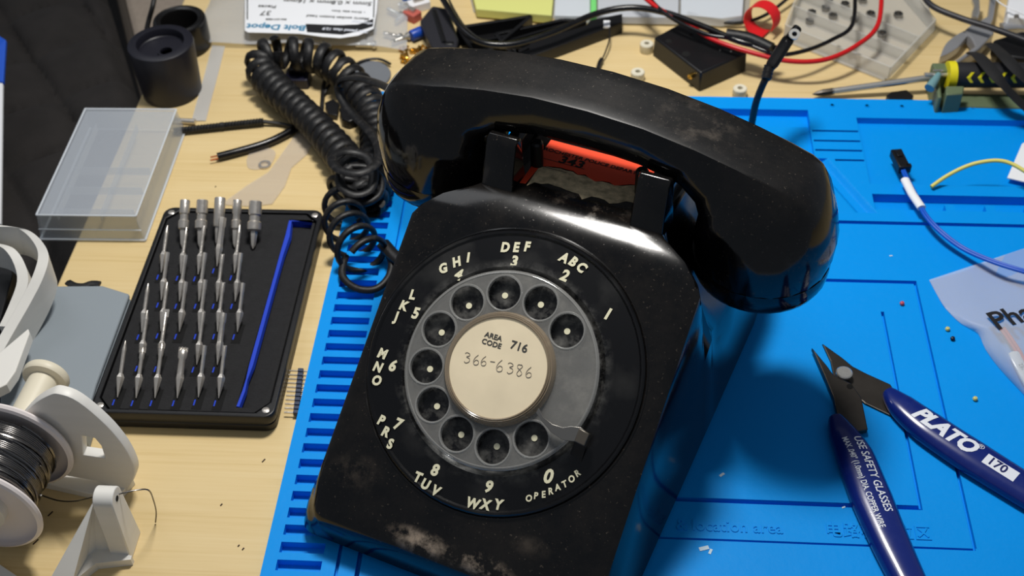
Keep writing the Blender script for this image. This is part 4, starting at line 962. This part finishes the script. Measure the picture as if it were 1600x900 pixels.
for i, (px, py, a) in enumerate(((505, 66, .4), (572, 62, 2.9), (612, 66, 2.2), (600, 52, 1.2), (618, 34, 2.6), (606, 14, .9), (622, 8, 2.0), (556, 70, 1.6))):
    e = screw(px, py, a); e['label'] = ['zinc screw in the bag nearest the label corner', 'zinc screw in the bag under the label point', 'zinc screw in the bag closest to the brass screws', 'zinc screw in the bag right of the black label panel', 'zinc screw in the bag beside the blue capacitor', 'zinc screw in the bag right of the label', 'zinc screw in the bag at its top right corner', 'zinc screw in the bag at its bottom fold'][i]
# pile of tiny brass screws
rb = random.Random(11)
proto = None
for k in range(34):
    a = rb.random() * 6.28; rr_ = .85 * math.sqrt(rb.random()); c = P(645, 88, 0) + Vector((math.cos(a) * rr_ * 1.05, math.sin(a) * rr_ * 1.2, 0))
    if proto is None:
        proto = MB().lathe([(.07, 0), (.07, .3), (.15, .32), (.15, .40), (.08, .44), (0, .44)], 8).build('brass_screw', brass); e = proto
    else: e = proto.copy(); COL.objects.link(e)
    e.location = (c + Vector((0, 0, .12 + .12 * rb.random() * (1 - rr_)))) * U; e.rotation_euler = (rb.random() * 3, rb.random() * 3, rb.random() * 6)
    tag(e, 'tiny brass screw in the little pile behind the handset', 'screw', 'pile of tiny brass screws')
# blue capacitor + white oddments
cap = empty('capacitor', tuple(P(652, 52, .45)), 0, 'small blue capacitor between the bag and the black adapter', 'capacitor', rot=(math.radians(90), 0, 2.3))
MB().lathe([(.0, -.5), (.32, -.5), (.36, -.42), (.36, .3)], 20).build('sleeve', mat('blue_sleeve', (24, 70, 170), .35), cap)
MB().lathe([(.36, .3), (.36, .5), (.3, .55), (0, .55)], 20).build('silver_end', steel, cap)
for i, (px, py, rgb, w, lb_) in enumerate((((655), 14, (232, 232, 235), .7, 'white plastic connector at the top beside the black adapter'), (640, 4, (40, 90, 170), .5, 'blue plastic terminal at the top edge beside the bag'), (645, 30, (190, 96, 84), .5, 'reddish sleeve piece beside the black adapter'))):
    e = empty('connector_piece', tuple(P(px, py, 0)), .5 + i, lb_, 'connector'); MB().prism(rrect(-w, -.4, w, .4, .1), 0, .6).build('connector_body', mat('conn%d' % i if False else ('piece_white', 'piece_blue', 'piece_red')[i], rgb, .5), e, bevel=.05)
    MB().box((0, 0, .7), (w, .3, .25)).build('connector_key', nickel, e)

# ================================================================== black adapter, battery trays, clear box
ad = empty('black_adapter', tuple(P(686, 60, 0)), 0, 'black wedge shaped plug adapter behind the left end of the handset', 'adapter')
AO = Vector(P(686, 60, 0))
ap = [(656, 33), (676, 9), (700, 14), (716, 62), (714, 76), (694, 84), (674, 74)]
lo = [tuple((P(x, yv, 0) - AO).xy) for x, yv in [(656, 40), (676, 16), (702, 20), (720, 68), (716, 82), (694, 92), (672, 82)]]
hi = [P(x, yv, 1.3) - AO for x, yv in ap]
MB().rings([[Vector((x, yv, 0)) for x, yv in lo], hi]).build('adapter_body', mat('charcoal_plastic', (34, 34, 40), .5), ad, bevel=.12)
MB().tube([P(678, 16, 1.35) - AO, P(694, 66, 1.35) - AO], .16, 8, .5).build('moulded_rib', black_pl, ad)
MB().box(P(702, 72, 1.1) - AO, (.6, .4, .5)).build('socket_block', black_pl, ad, bevel=.08)
def tray(name, label, tl, tr, br, bl_, h, posts=0, ribs=2):
    o_ = P(*((tl[0] + br[0]) / 2, (tl[1] + br[1]) / 2), 0); e = empty(name, tuple(o_), 0, label, 'tray')
    q = [P(*p, h) - o_ for p in (tl, tr, br, bl_)]
    for p in q: p.z = 0
    for i in range(4):
        a, b2 = q[i], q[(i + 1) % 4]; d = (b2 - a).normalized(); n2 = Vector((-d.y, d.x, 0)) * .12
        MB().prism([tuple((a - n2).xy), tuple((b2 - n2).xy), tuple((b2 + n2).xy), tuple((a + n2).xy)], 0, h).build('tray_wall', black_pl, e, smooth=0, bevel=.03)
    MB().prism([tuple(p.xy) for p in q], 0, .1).build('tray_floor', black_pl, e)
    for k in range(ribs):
        t = (k + 1) / (ribs + 1); a, b2 = q[0].lerp(q[3], t), q[1].lerp(q[2], t); d = (b2 - a).normalized(); n2 = Vector((-d.y, d.x, 0)) * .1
        MB().prism([tuple((a - n2).xy), tuple((b2 - n2).xy), tuple((b2 + n2).xy), tuple((a + n2).xy)], .1, h * .75).build('tray_rib', black_pl, e, smooth=0)
    return e
tray('battery_tray', 'black open battery tray behind the handset, left one, under the thick cable', (715, 42), (830, 24), (770, 74), (742, 84), .9, 0, 1)
tray('battery_tray', 'long black open battery tray behind the handset with a cut out rail', (775, 52), (880, 30), (915, 32), (800, 84), .7, 0, 2)
e = empty('slotted_rail', tuple(P(880, 70, 0)), 0, 'narrow black plastic rail with notches angled behind the handset', 'rail')
EO = Vector(P(880, 70, 0))
rp = [(790, 76), (826, 72), (832, 66), (858, 64), (916, 46), (922, 38), (972, 28), (972, 42), (832, 94), (812, 92)]
vs, fs = curve2d([[tuple((P(x, yv, .5) - EO).xy) for x, yv in rp], [tuple((P(x, yv, .5) - EO).xy) for x, yv in ((808, 80), (828, 74), (827, 84), (806, 90))]], .8, .03)
MB().add([v + Vector((0, 0, .42)) for v in vs], fs).build('rail_body', black_pl, e)
MB().box(P(948, 38, .9) - EO, (.4, .7, .12)).build('white_tab', paper_w, e)
tag(MB().tube(spline(PP([(952, 40, .9), (952, 62, .7), (944, 86, .4), (937, 98, .3), (932, 118, .2)]), 6), lambda t: .05 if t < .6 else .14, 8).build('thin_probe_lead', black_rub), 'thin grey black lead with a sleeve hanging from the slotted rail', 'wire')
yb = empty('parts_box', tuple(P(890, -20, 0)), 0, 'clear plastic parts box with yellow green contents along the top edge', 'box')
YO = Vector(P(890, -20, 0))
def slabpx(poly, z0, z1, name, m, parent, O_, bevel=.05):
    return MB().prism([tuple((P(x, yv, z1) - O_).xy) for x, yv in poly], z0, z1).build(name, m, parent, bevel=bevel)
slabpx([(740, 18), (872, 28), (1000, 28), (1168, 32), (1180, -60), (720, -60)], 0.0, .12, 'box_floor', clear_pl, yb, YO)
slabpx([(744, 14), (862, 24), (870, -60), (725, -60)], .13, .75, 'yellow_card', mat('yellow_green_foam', (212, 214, 128), .6), yb, YO)
slabpx([(866, 24), (922, 25), (922, -60), (870, -60)], .13, .7, 'clear_cell', clear_ed, yb, YO)
slabpx([(923, 25), (932, 25), (932, -60), (923, -60)], .13, .85, 'green_divider', mat('green_tape', (120, 214, 120), .5), yb, YO)
slabpx([(934, 25), (1060, 27), (1062, -60), (934, -60)], .13, .7, 'clear_cell', mat('pale_cell', (214, 218, 224), .3, clear=.3), yb, YO)
slabpx([(1064, 22), (1128, 28), (1160, 24), (1166, -60), (1064, -60)], .13, .8, 'clear_cell', clear_ed, yb, YO)

# ================================================================== cables along the top
def cable(name, pts, r, m, label, cat='cable', n=10):
    return tag(MB().tube(spline(PP(pts), 10), r, n).build(name, m, smooth=60), label, cat)
cable('power_cable', [(678, -25, 2.4), (700, 12, 2.2), (722, 45, 2.0), (752, 66, 1.8), (800, 69, 1.7), (860, 52, 1.8), (930, 22, 2.0), (985, 12, 2.2), (1040, 20, 2.3), (1100, 42, 2.3), (1160, 66, 2.2), (1215, 76, 2.0)], .20, black_gl, 'thick glossy black cable sweeping across the back of the desk')
cable('grey_black_lead', [(690, -25, 2.0), (712, 20, 1.9), (735, 50, 1.6), (775, 73, 1.4), (815, 74, 1.3)], .07, black_rub, 'thin dark lead running beside the thick black cable')
cable('black_probe_lead', [(1000, -20, 2.5), (1040, 22, 2.4), (1100, 52, 2.2), (1150, 62, 2.2), (1210, 84, 2.0), (1255, 80, 1.9), (1300, 62, 1.8), (1332, 38, 2.0), (1336, -20, 2.5)], .13, black_gl, 'black probe lead looping over the clear hardware tray')
cable('red_probe_lead', [(988, -20, 2.6), (1030, 14, 2.4), (1075, 38, 2.1), (1110, 60, 2.0), (1160, 78, 1.9), (1230, 95, 1.7), (1290, 93, 1.7), (1340, 70, 1.8), (1372, 38, 2.0), (1378, -20, 2.4)], .15, red_m, 'red probe lead looping over the clear hardware tray')
st_ = spline(PP([(1135, 52, 2.4), (1170, 58, 2.4), (1206, 74, 2.3)]), 6)
tag(MB().tube(st_, .34, 12, .8).build('strain_relief', black_rub), 'ribbed black sleeve lying on the red lead', 'sleeve')
cable('black_jumper', [(1075, 20, .4), (1110, 30, .4), (1150, 36, .4), (1195, 24, .5), (1240, -10, .8)], .11, black_rub, 'thin black jumper cable behind the black project box', n=8)
cable('black_loop_cable', [(1435, -20, 2.0), (1455, 8, 1.9), (1500, 28, 1.8), (1550, 44, 1.8), (1610, 66, 1.7), (1660, 90, 1.6)], .19, mat('dark_grey_jacket', (42, 42, 48), .4), 'dark grey cable crossing the adjustable wrench')
# red ring of tape
rr0 = P(1188, 50, 0)
b = MB(); rs = []
for k in range(33):
    a = math.radians(-20 + k * 10); R0 = 1.05; c = Vector((R0 * math.cos(a), .0 + .5 * math.sin(a) * .4, 1.0 + R0 * .9 * math.sin(a))); rs.append([c + Vector((0, -.45, 0)), c + Vector((0, .45, 0)), (c - Vector((0, 0, 1.0))) * .94 + Vector((0, .45, 1.0)), (c - Vector((0, 0, 1.0))) * .94 + Vector((0, -.45, 1.0))])
ro = b.rings(rs).build('red_tape_loop', mat('red_rubber', (214, 28, 34), .45), smooth=60); ro.location = rr0 * U; ro.rotation_euler = (0, 0, -.6); tag(ro, 'curled loop of red band standing behind the black project box', 'band')
# USB style plug on its cable, rising from behind the handset
up_ = empty('cable_plug', tuple(P(1176, 205, .9)), 0, 'black moulded plug with an eyelet standing up behind the handset', 'plug')
UO = Vector(P(1176, 205, .9))
cpts = [P(1172, 212, 1.2), P(1176, 185, 2.6), P(1182, 158, 4.0), P(1193, 130, 5.2), P(1200, 118, 5.6)]
MB().tube([p - UO for p in spline(cpts, 8)], .2, 10).build('plug_cable', black_rub, up_)
a, b2 = P(1197, 124, 5.5) - UO, P(1202, 104, 5.9) - UO
MB().tube([a.lerp(b2, t) for t in (0, .25, .3, .5, .55, .8, .85, 1)], lambda t: .3 if int(t * 7) % 2 else .24, 12).build('strain_relief', black_rub, up_)
a, b2 = P(1203, 106, 5.9) - UO, P(1234, 58, 6.8) - UO
MB().tube([a.lerp(b2, t) for t in (0, .12, .5, .9, 1)], lambda t: .36 if 0.05 < t < .95 else .28, 8, .75).build('plug_body', black_gl, up_, smooth=20, bevel=.04)
MB().tube([P(1232, 62, 6.8) - UO, P(1246, 44, 7.1) - UO], .26, 12).build('plug_tip', black_gl, up_)
c = P(1241, 54, 7.2) - UO
MB().lathe([(.14, 0), (.3, 0), (.3, .1), (.14, .1), (.14, 0)], 20, Matrix.Translation(c) @ Matrix.Rotation(.6, 4, 'X'), False, False).build('eyelet', steel, up_)

# ================================================================== black project box
pbz = 1.35
pb = empty('project_box', tuple(P(1093, 92, 0)), 0, 'small black plastic project box with corner holes behind the handset', 'box')
BO = Vector(P(1093, 92, 0))
tp = [P(x, yv, pbz) - BO for x, yv in ((1022, 58), (1095, 114), (1168, 82), (1068, 33))]
MB().rings([[Vector((p.x * 1.02, p.y * 1.02, 0)) for p in tp], [Vector((p.x, p.y, pbz)) for p in tp]]).build('box_shell', black_pl, pb, bevel=.12, seg=3)
for px, py, r in ((1045, 64, .2), (1072, 84, .26), (1080, 54, .13), (1127, 58, .12)):
    c = P(px, py, pbz) - BO; MB().lathe([(r, 0), (r * .7, .025), (0, .02)], 18, Matrix.Translation(c)).build('screw_recess', mat('dark_hole', (8, 8, 8), .9), pb)
for px, py in ((1142, 81), (1125, 79)): MB().lathe([(.06, 0), (.05, .04), (0, .05)], 10, Matrix.Translation(P(px, py, pbz) - BO)).build('pip', steel, pb)
c = P(1082, 119, .75) - BO
MB().lathe([(.06, 0), (.17, 0), (.17, .25), (.12, .3), (.06, .3)], 18, Matrix.Translation(c + Vector((.0, .12, 0))) @ Matrix.Rotation(math.radians(90), 4, 'X') @ Matrix.Rotation(math.radians(-40), 4, 'Y'), False, False).build('brass_jack', brass, pb)
# nylon spacers
for px, py, lb_, rx_ in ((996, 124, 'cream nylon spacer standing nearest the middle of the handset', .3), (1010, 80, 'cream nylon spacer at the left corner of the black project box', 1.2), (1155, 150, 'cream nylon spacer at the top edge of the blue mat', .0)):
    e = empty('nylon_spacer', tuple(P(px, py, .0)), rx_, lb_, 'spacer', 'loose nylon spacers behind the handset')
    MB().lathe([(.16, 0), (.38, 0), (.42, .06), (.42, .55), (.38, .6), (.16, .6), (.16, 0)], 24, None, False, False).build('spacer_ring', nylon, e)
    MB().lathe([(.15, .05), (.15, .1), (0, .1)], 16).build('spacer_core', nylon, e)

# ================================================================== clear tray of nuts
nt_ = empty('hardware_tray', tuple(P(1350, 50, 0)), 0, 'clear plastic sorting tray holding small nuts, upper right', 'tray')
NO = Vector(P(1350, 50, 0))
frost = mat('frosted_tray', (220, 218, 212), .3, clear=.6)
def npx(poly, z): return [tuple((P(x, yv, z) - NO).xy) for x, yv in poly]
tp_ = [(1222, 60), (1382, 124), (1462, 44), (1440, -30), (1262, -40)]
MB().prism(npx(tp_, .2), .02, .2).build('tray_floor', frost, nt_, bevel=.06)
q4 = [P(x, yv, 1.1) - NO for x, yv in ((1228, 38), (1392, 104), (1462, 30), (1400, -40), (1262, -50))]
for i in range(5):
    a, b2 = q4[i], q4[(i + 1) % 5]; a = Vector((a.x, a.y, 0)); b2 = Vector((b2.x, b2.y, 0)); d = (b2 - a).normalized(); n2 = Vector((-d.y, d.x, 0)) * .07
    MB().prism([tuple((a - n2).xy), tuple((b2 - n2).xy), tuple((b2 + n2).xy), tuple((a + n2).xy)], .2, 1.1).build('tray_wall', frost, nt_, bevel=.04)
for t in (.36, .66):
    a = q4[0].lerp(q4[4], t); b2 = q4[1].lerp(q4[2], t); a = Vector((a.x, a.y, 0)); b2 = Vector((b2.x, b2.y, 0)); d = (b2 - a).normalized(); n2 = Vector((-d.y, d.x, 0)) * .05
    MB().prism([tuple((a - n2).xy), tuple((b2 - n2).xy), tuple((b2 + n2).xy), tuple((a + n2).xy)], .2, .95).build('tray_divider', frost, nt_)
nutp = None
for px, py, lb_ in ((1265, 35, 'steel nut in the clear tray, leftmost'), (1268, 22, 'steel nut in the clear tray, tucked behind the leftmost one'), (1290, 15, 'steel nut in the clear tray, top of the left pair'), (1301, 27, 'steel nut in the clear tray, right of the left pair'), (1320, 9, 'steel nut in the clear tray beside the black lead at the top'), (1335, 32, 'steel nut in the clear tray under the black lead'), (1360, 24, 'steel nut in the clear tray just left of the red lead'), (1377, 55, 'steel nut in the clear tray just below the red lead'), (1403, 25, 'steel nut in the clear tray, rightmost'), (1330, 88, 'steel nut in the clear tray at its near edge'), (1294, 3, 'steel nut in the clear tray at the top edge'), (1347, 2, 'steel nut in the clear tray between the two leads at the top')):
    if nutp is None: nutp = MB().lathe([(.15, 0), (.3, 0), (.3, .22), (.15, .22), (.15, 0)], 6, None, False, False).build('hex_nut', mat('grey_steel', (150, 150, 150), .3, 1.0), smooth=0); e = nutp
    else: e = nutp.copy(); COL.objects.link(e)
    e.location = P(px, py, .24) * U; e.rotation_euler = (0, 0, px * .3); tag(e, lb_, 'nut', 'nuts in the clear sorting tray')

# ================================================================== screwdrivers, wrench, olive clip
sd = empty('long_screwdriver', tuple(P(1280, 145, .3)), 0, 'steel shafted crosshead screwdriver lying along the top edge of the mat', 'screwdriver')
DO = Vector(P(1280, 145, .3))
a, b2 = P(1300, 143, .45) - DO, P(1470, 119, 1.15) - DO
MB().tube([a, b2], .2, 14).build('shaft', steel, sd)
d = (b2 - a).normalized()
MB().tube([a + d * .1, a, a - d * .5, a - d * .85, a - d * 1.15], lambda t: (.21, .21, .21, .15, .03)[min(4, int(t * 4 + .5))], 8).build('cross_tip', dsteel, sd)
h = empty('driver_holder', tuple(P(1515, 140, 0)), 0, 'olive green printed clip rail at the upper right corner of the mat', 'holder')
HO2 = Vector(P(1515, 140, 0))
def hpl(pts, z): return [tuple((P(x, yv, z) - HO2).xy) for x, yv in pts]
MB().prism(hpl([(1455, 145), (1650, 148), (1650, 170), (1500, 166), (1462, 166)], .7), .02, .7).build('holder_base', olive, h, bevel=.08)
for poly, z0, z1 in (([(1456, 98), (1492, 98), (1494, 110), (1462, 112)], .02, 2.0), ([(1455, 100), (1466, 100), (1472, 152), (1466, 152)], .02, 1.7), ([(1478, 134), (1507, 134), (1505, 146), (1478, 148)], .1, 1.9)):
    MB().prism(hpl(poly, z1), z0, z1).build('holder_arm', olive, h, bevel=.08)
kn = empty('handled_screwdriver', tuple(P(1500, 122, 1.6)), 0, 'black rubber handled screwdriver with yellow chevrons, upper right', 'screwdriver')
NO2 = Vector(P(1500, 122, 1.6))
a, b2 = P(1488, 117, 1.75) - NO2, P(1680, 118, 1.75) - NO2
d = (b2 - a).normalized()
MB().tube([a + d * t for t in (0, .08, 1, 2.5, 4, 5.5)], lambda t: .74 if t > .1 else .62, 18).build('handle_grip', mat('black_grip_rubber', (30, 30, 34), .6), kn)
MB().tube([a - d * .32, a - d * .05, a + d * .12], lambda t: .80, 18).build('yellow_collar', yellow_m, kn)
MB().tube([a - d * .3, a - d * 1.6], .13, 10).build('shaft', steel, kn)
Rg = .76
def gsurf(t, ang): # point on grip
    u = d.cross(Vector((0, 0, 1))).normalized(); w = Vector((0, 0, 1)); return a + d * t + (u * math.sin(ang) + w * math.cos(ang)) * Rg
for k in range(6):
    t0 = .62 + k * .62; pts = [(t0, .75), (t0 + .18, .75), (t0 + .36, .42), (t0 + .18, .05), (t0, .05), (t0 + .16, .42)]
    pts = [(t0 + .42 - 0, .75), (t0 + .24, .75), (t0, 1.15), (t0 + .24, 1.55), (t0 + .42, 1.55), (t0 + .2, 1.15)]
    P1 = [gsurf(t, g) for t, g in pts]; P0 = [a + d * pts[i][0] + (P1[i] - a - d * pts[i][0]) * .93 for i in range(6)]; P1 = [a + d * pts[i][0] + (P1[i] - a - d * pts[i][0]) * 1.03 for i in range(6)]
    MB().rings([P0, P1]).build('yellow_chevron', yellow_m, kn, smooth=0)
cw = empty('teal_wire_nut', tuple(P(1460, 128, 2.1)), 0, 'small teal crimp sleeve hooked on the olive holder', 'crimp')
MB().tube([P(1467, 116, 2.2) - P(1460, 128, 2.1), P(1462, 124, 2.1) - P(1460, 128, 2.1), P(1452, 138, 1.9) - P(1460, 128, 2.1)], lambda t: .16 + .14 * t, 12).build('crimp_sleeve', mat('teal_plastic', (110, 150, 156), .4), cw)
MB().tube([P(1467, 116, 2.2) - P(1460, 128, 2.1), P(1474, 110, 2.3) - P(1460, 128, 2.1), P(1458, 110, 2.3) - P(1460, 128, 2.1)], .06, 6).build('bare_wire', steel, cw)
wr = empty('adjustable_wrench', tuple(P(1520, 62, 0)), 0, 'chrome adjustable wrench lying behind the olive holder', 'wrench')
WO2 = Vector(P(1520, 62, 0))
wrs = mat('satin_chrome', (182, 183, 187), .35, .6)
def wpx(poly, z): return [tuple((P(x, yv, z) - WO2).xy) for x, yv in poly]
MB().prism(wpx(smoothpx([(1469, 88), (1478, 68), (1495, 54), (1512, 46), (1514, 52), (1506, 62), (1496, 74), (1480, 84)]), .8), .25, .8).build('fixed_jaw', wrs, wr, bevel=.08)
MB().prism(wpx([(1508, 46), (1520, 36), (1554, 50), (1530, 76), (1496, 98), (1488, 98), (1512, 80), (1524, 72), (1520, 62)], 1.0), .2, 1.0).build('sliding_jaw', wrs, wr, bevel=.08)
MB().prism(wpx([(1528, 34), (1544, 24), (1550, -30), (1562, -30), (1552, 28), (1546, 40)], .8), .25, .8).build('wrench_handle', wrs, wr, bevel=.1)
MB().tube([Vector((*wpx([p], .9)[0], .9)) for p in ((1522, 30), (1524, 22), (1526, 12), (1524, 2))], lambda t: .26 if int(t * 9) % 2 else .2, 12).build('thumb_screw', steel, wr)
tag(MB().tube(spline(PP([(1565, 42, .5), (1590, 40, .5), (1620, 42, .5), (1660, 46, .5)]), 6), .35, 12, .6).build('spanner', wrs), 'chrome tool handle leaving the frame at the upper right', 'tool')
wp = empty('white_device', tuple(P(1595, 20, 0)), 0, 'white plastic device corner at the upper right edge', 'device')
PO2 = Vector(P(1595, 20, 0))
MB().prism([tuple((P(x, yv, 1.2) - PO2).xy) for x, yv in ((1575, 26), (1574, 12), (1580, -20), (1680, -20), (1680, 34))], .02, 1.2).build('device_body', paper_w, wp, bevel=.1)
MB().prism([tuple((P(x, yv, 1.25) - PO2).xy) for x, yv in ((1584, 26), (1586, 22), (1592, 22), (1592, 26))], 1.2, 1.25).build('device_button', nickel, wp)
cable('white_lead', [(1540, -20, 1.6), (1562, 4, 1.6), (1585, 16, 1.7), (1640, 40, 1.6)], .05, paper_w, 'thin white lead over the white device', n=6)
stp = empty('hook_strap', tuple(P(1560, 110, .6)), 0, 'black webbing strap draped over the screwdriver handle at the right edge', 'strap')
SO3 = Vector(P(1560, 110, .6))
for pts in ([(1520, 84, 1.2), (1530, 88, 2.7), (1556, 118, 3.1), (1584, 150, 2.2), (1622, 186, 1.0)], [(1550, 70, 1.2), (1568, 86, 2.9), (1592, 112, 3.0), (1640, 160, 1.6)]):
    MB().tube([p - SO3 for p in spline(PP(pts), 8)], .42, 8, .3, up=(0, 0, 1)).build('webbing', mat('black_webbing', (22, 22, 24), .8, bump=.6, bscale=900), stp, smooth=50)
MB().prism([tuple((P(x, yv, 1.2) - SO3).xy) for x, yv in ((1552, 62), (1596, 48), (1680, 60), (1680, 100), (1560, 86))], -.5, .6).build('buckle_block', black_pl, stp, bevel=.15)
tag(MB().prism([tuple(P(x, yv, .4).xy) for x, yv in ((1385, 148), (1393, 143), (1417, 140), (1428, 149), (1424, 156), (1390, 158))], .02, .4).build('black_chip', black_pl, bevel=.05), 'small black plastic chip between the screwdriver shaft and the mat edge', 'chip')

# ================================================================== on the mat, right side
jc = empty('jumper_plug', tuple(P(1408, 262, MT)), 0, 'blue wire with a black two pin plug and white sleeve on the mat', 'wire')
JO = Vector(P(1408, 262, MT))
a, b2 = P(1399, 238, .95) - JO, P(1413, 266, 1.0) - JO; d = (b2 - a).normalized(); w_ = Vector((-d.y, d.x, 0)); zz = d.cross(w_)
MR = Matrix((w_, d, Vector((0, 0, 1)))).transposed()
MB().box((a + b2) / 2, (.62, (b2 - a).length, .5), MR).build('plug_housing', black_pl, jc, bevel=.05)
MB().box((a * .7 + b2 * .3) + Vector((0, 0, .28)), (.3, .5, .12), MR).build('latch', black_pl, jc, bevel=.03)
MB().box(b2 * .9 + a * .1 + w_ * .25, (.3, .25, .5), MR).build('latch', black_pl, jc, bevel=.03)
wpts = [(1411, 266, 1.0), (1420, 285, 1.1), (1432, 308, 1.2), (1446, 336, 1.3), (1470, 362, 1.3), (1505, 388, 1.2), (1550, 408, 1.4), (1600, 424, 1.6), (1660, 440, 1.6)]
for off in (-.09, .09):
    pth = [p - JO for p in spline(PP(wpts), 8)]; MB().tube([p + Vector((off * .6, off * .6, 0)) for p in pth], .085, 8).build('blue_lead', blue_w, jc)
sl2 = [p - JO for p in PP([(1414, 281, 1.1), (1425, 303, 1.2), (1440, 325, 1.3)])]
MB().tube(sl2, .24, 14, .75).build('white_sleeve', paper_w, jc)
cable('yellow_wire', [(1455, 292, .8), (1478, 276, 1.1), (1505, 262, 1.5), (1530, 254, 1.8), (1560, 251, 2.0), (1585, 258, 2.0), (1620, 280, 1.8)], .11, mat('pale_yellow_jacket', (222, 212, 110), .5), 'pale yellow wire arching over the mat at the right edge', 'wire', 8)
tag(MB().prism([tuple(P(x, yv, 1.0).xy) for x, yv in ((1577, 268), (1600, 215), (1660, 180), (1680, 292))], .5, .56).build('paper_slip', paper_w, bevel=0), 'white paper corner on the mat at the right edge', 'paper')
# zip bag with red wires
zb2 = empty('wire_bag', tuple(P(1560, 480, MT)), 0, 'clear zip bag of red wires with large black printing at the right edge', 'bag')
ZO2 = Vector(P(1560, 480, MT))
def fan(u, v): return MT + .10 + .55 * (math.sin(math.pi * min(1, v * 1.05)) ** .6) * min(1, u * 3) + .06 * math.sin(7 * u + 11 * v) + .05 * math.sin(19 * u - 5 * v)
fo = film([(1640, 660), (1452, 438), (1640, 372), (1760, 560)], lambda u, v: MT + .12, 'bag_film', bag_m, None, None, 4, 4)
bpy.data.objects.remove(fo)
edgeL = [(1452, 437), (1470, 470), (1482, 486), (1502, 505), (1528, 520), (1540, 545), (1562, 575), (1600, 616), (1650, 670)]
b = MB(); vs = []; n_u, n_v = 28, len(edgeL) * 3 - 2
el = [(p.x, p.y) for p in spline([(x, yv, 0) for x, yv in edgeL], 3)]
for j, (ex, ey) in enumerate(el):
    v = j / (len(el) - 1)
    for i in range(n_u + 1):
        u = i / n_u; tx, ty = (1700 + 20 * v, 355 + v * 330)
        px, py = ex + (tx - ex) * u, ey + (ty - ey) * u
        zl = MT + .09 + .75 * min(1, u * 5) ** .7 * math.sin(math.pi * min(1, max(0, v - .12) * 1.1)) + .08 * math.sin(9 * v + 8 * u) * min(1, u * 6) + .07 * math.exp(-((v - .15) / .03) ** 2)
        q_ = P(px, py, zl) - ZO2; vs.append(q_)
W_ = n_u + 1; n0 = len(vs); vs += [v - Vector((0, 0, .04)) for v in vs]; fs = []
for j in range(len(el) - 1):
    for i in range(n_u): q_ = (j * W_ + i, j * W_ + i + 1, (j + 1) * W_ + i + 1, (j + 1) * W_ + i); fs += [q_, tuple(n0 + k for k in reversed(q_))]
b.add(vs, fs).build('bag_film', bag_m, zb2, smooth=80)
def btext(txt, px, py, size, rot, bold=.0, z=1.42, m=None, nm='bag_print'):
    vs, fs = text2d(txt, size, bold, .008, 'LEFT'); M_ = Matrix.Rotation(math.radians(rot), 3, 'Z'); c = P(px, py, z) - ZO2
    MB().add([M_ @ v + c for v in vs], fs).build(nm, m or mat('bag_ink', (22, 20, 24), .5), zb2, smooth=0)
btext('Phan', 1549, 504, 1.55, 22, .03)
for k, o_ in enumerate((0, 6)):
    MB().tube([p - ZO2 for p in spline(PP([(1562 + o_, 512, .9), (1575 + o_, 530, .9), (1588 + o_, 550, .9), (1600 + o_, 570, .9), (1650 + o_, 620, .9)]), 5)], .09, 6).build('red_lead', red_m, zb2)
MB().tube([p - ZO2 for p in PP([(1584, 552, .95), (1600, 585, .95), (1625, 630, .95)])], .26, 10, .6).build('white_sleeve', paper_w, zb2)
btext('22', 1593, 568, .3, -60, 0, 1.2, ink, 'sleeve_print')
# beads and crumbs
for px, py, rgb, lb_, nm in ((1409, 476, (196, 74, 88), 'tiny red bead on the mat left of the wire bag', 'red'), (1480, 516, (206, 200, 120), 'tiny yellow bead beside the black bead on the mat', 'yellow'), (1488, 531, (14, 22, 44), 'tiny black bead on the mat beside the bag', 'black'), (1523, 625, (206, 200, 120), 'tiny yellow bead on the mat above the cutters grip', 'yellow')):
    e = MB().lathe([(0, 0), (.09, .02), (.12, .09), (.09, .17), (.04, .19), (0, .15)], 10).build('bead', mat('bead_' + nm, rgb, .4)); e.location = P(px, py, MT) * U; tag(e, lb_, 'bead')
rb = random.Random(4); crumb = None
for (px, py, s_), fl_ in zip(((1128, 742, 1.6), (1100, 857, 2.6), (1110, 862, 1.6), (1318, 793, 1.0), (1392, 400, 1.0)), ('above the groove beside the phone', 'below the moulded lettering, larger of the two', 'below the moulded lettering, smaller of the two', 'on the groove left of the cutters', 'below the blue wire')):
    e = MB().box((0, 0, .015), (.16 * s_, .07 * s_, .02)).build('solder_flake', mat('flake', (190, 214, 230), .4), smooth=0); e.location = P(px, py, MT) * U; e.rotation_euler = (0, 0, rb.random() * 3)
    tag(e, 'pale solder flake on the blue mat ' + fl_, 'flake', 'solder flakes on the mat')
for (px, py, L_), fl_ in zip(((346, 789, .12), (79, 803, .28), (56, 847, .3), (373, 853, .1), (380, 858, .12), (412, 720, .2), (337, 292, .08)), ('right of the bent solder end', 'just right of the near spool flange', 'just below the near spool flange', 'low on the wood, left one of a close pair', 'low on the wood, right one of a close pair', 'between the bit case and the mat', 'left of the transparent scraper')):
    e = MB().box((0, 0, .02), (.05, L_, .03)).build('crumb', mat('dark_crumb', (60, 45, 35), .8), smooth=0); e.location = P(px, py, 0) * U; e.rotation_euler = (0, 0, -.5)
    tag(e, 'tiny dark crumb ' + fl_, 'crumb', 'dark crumbs on the desk')
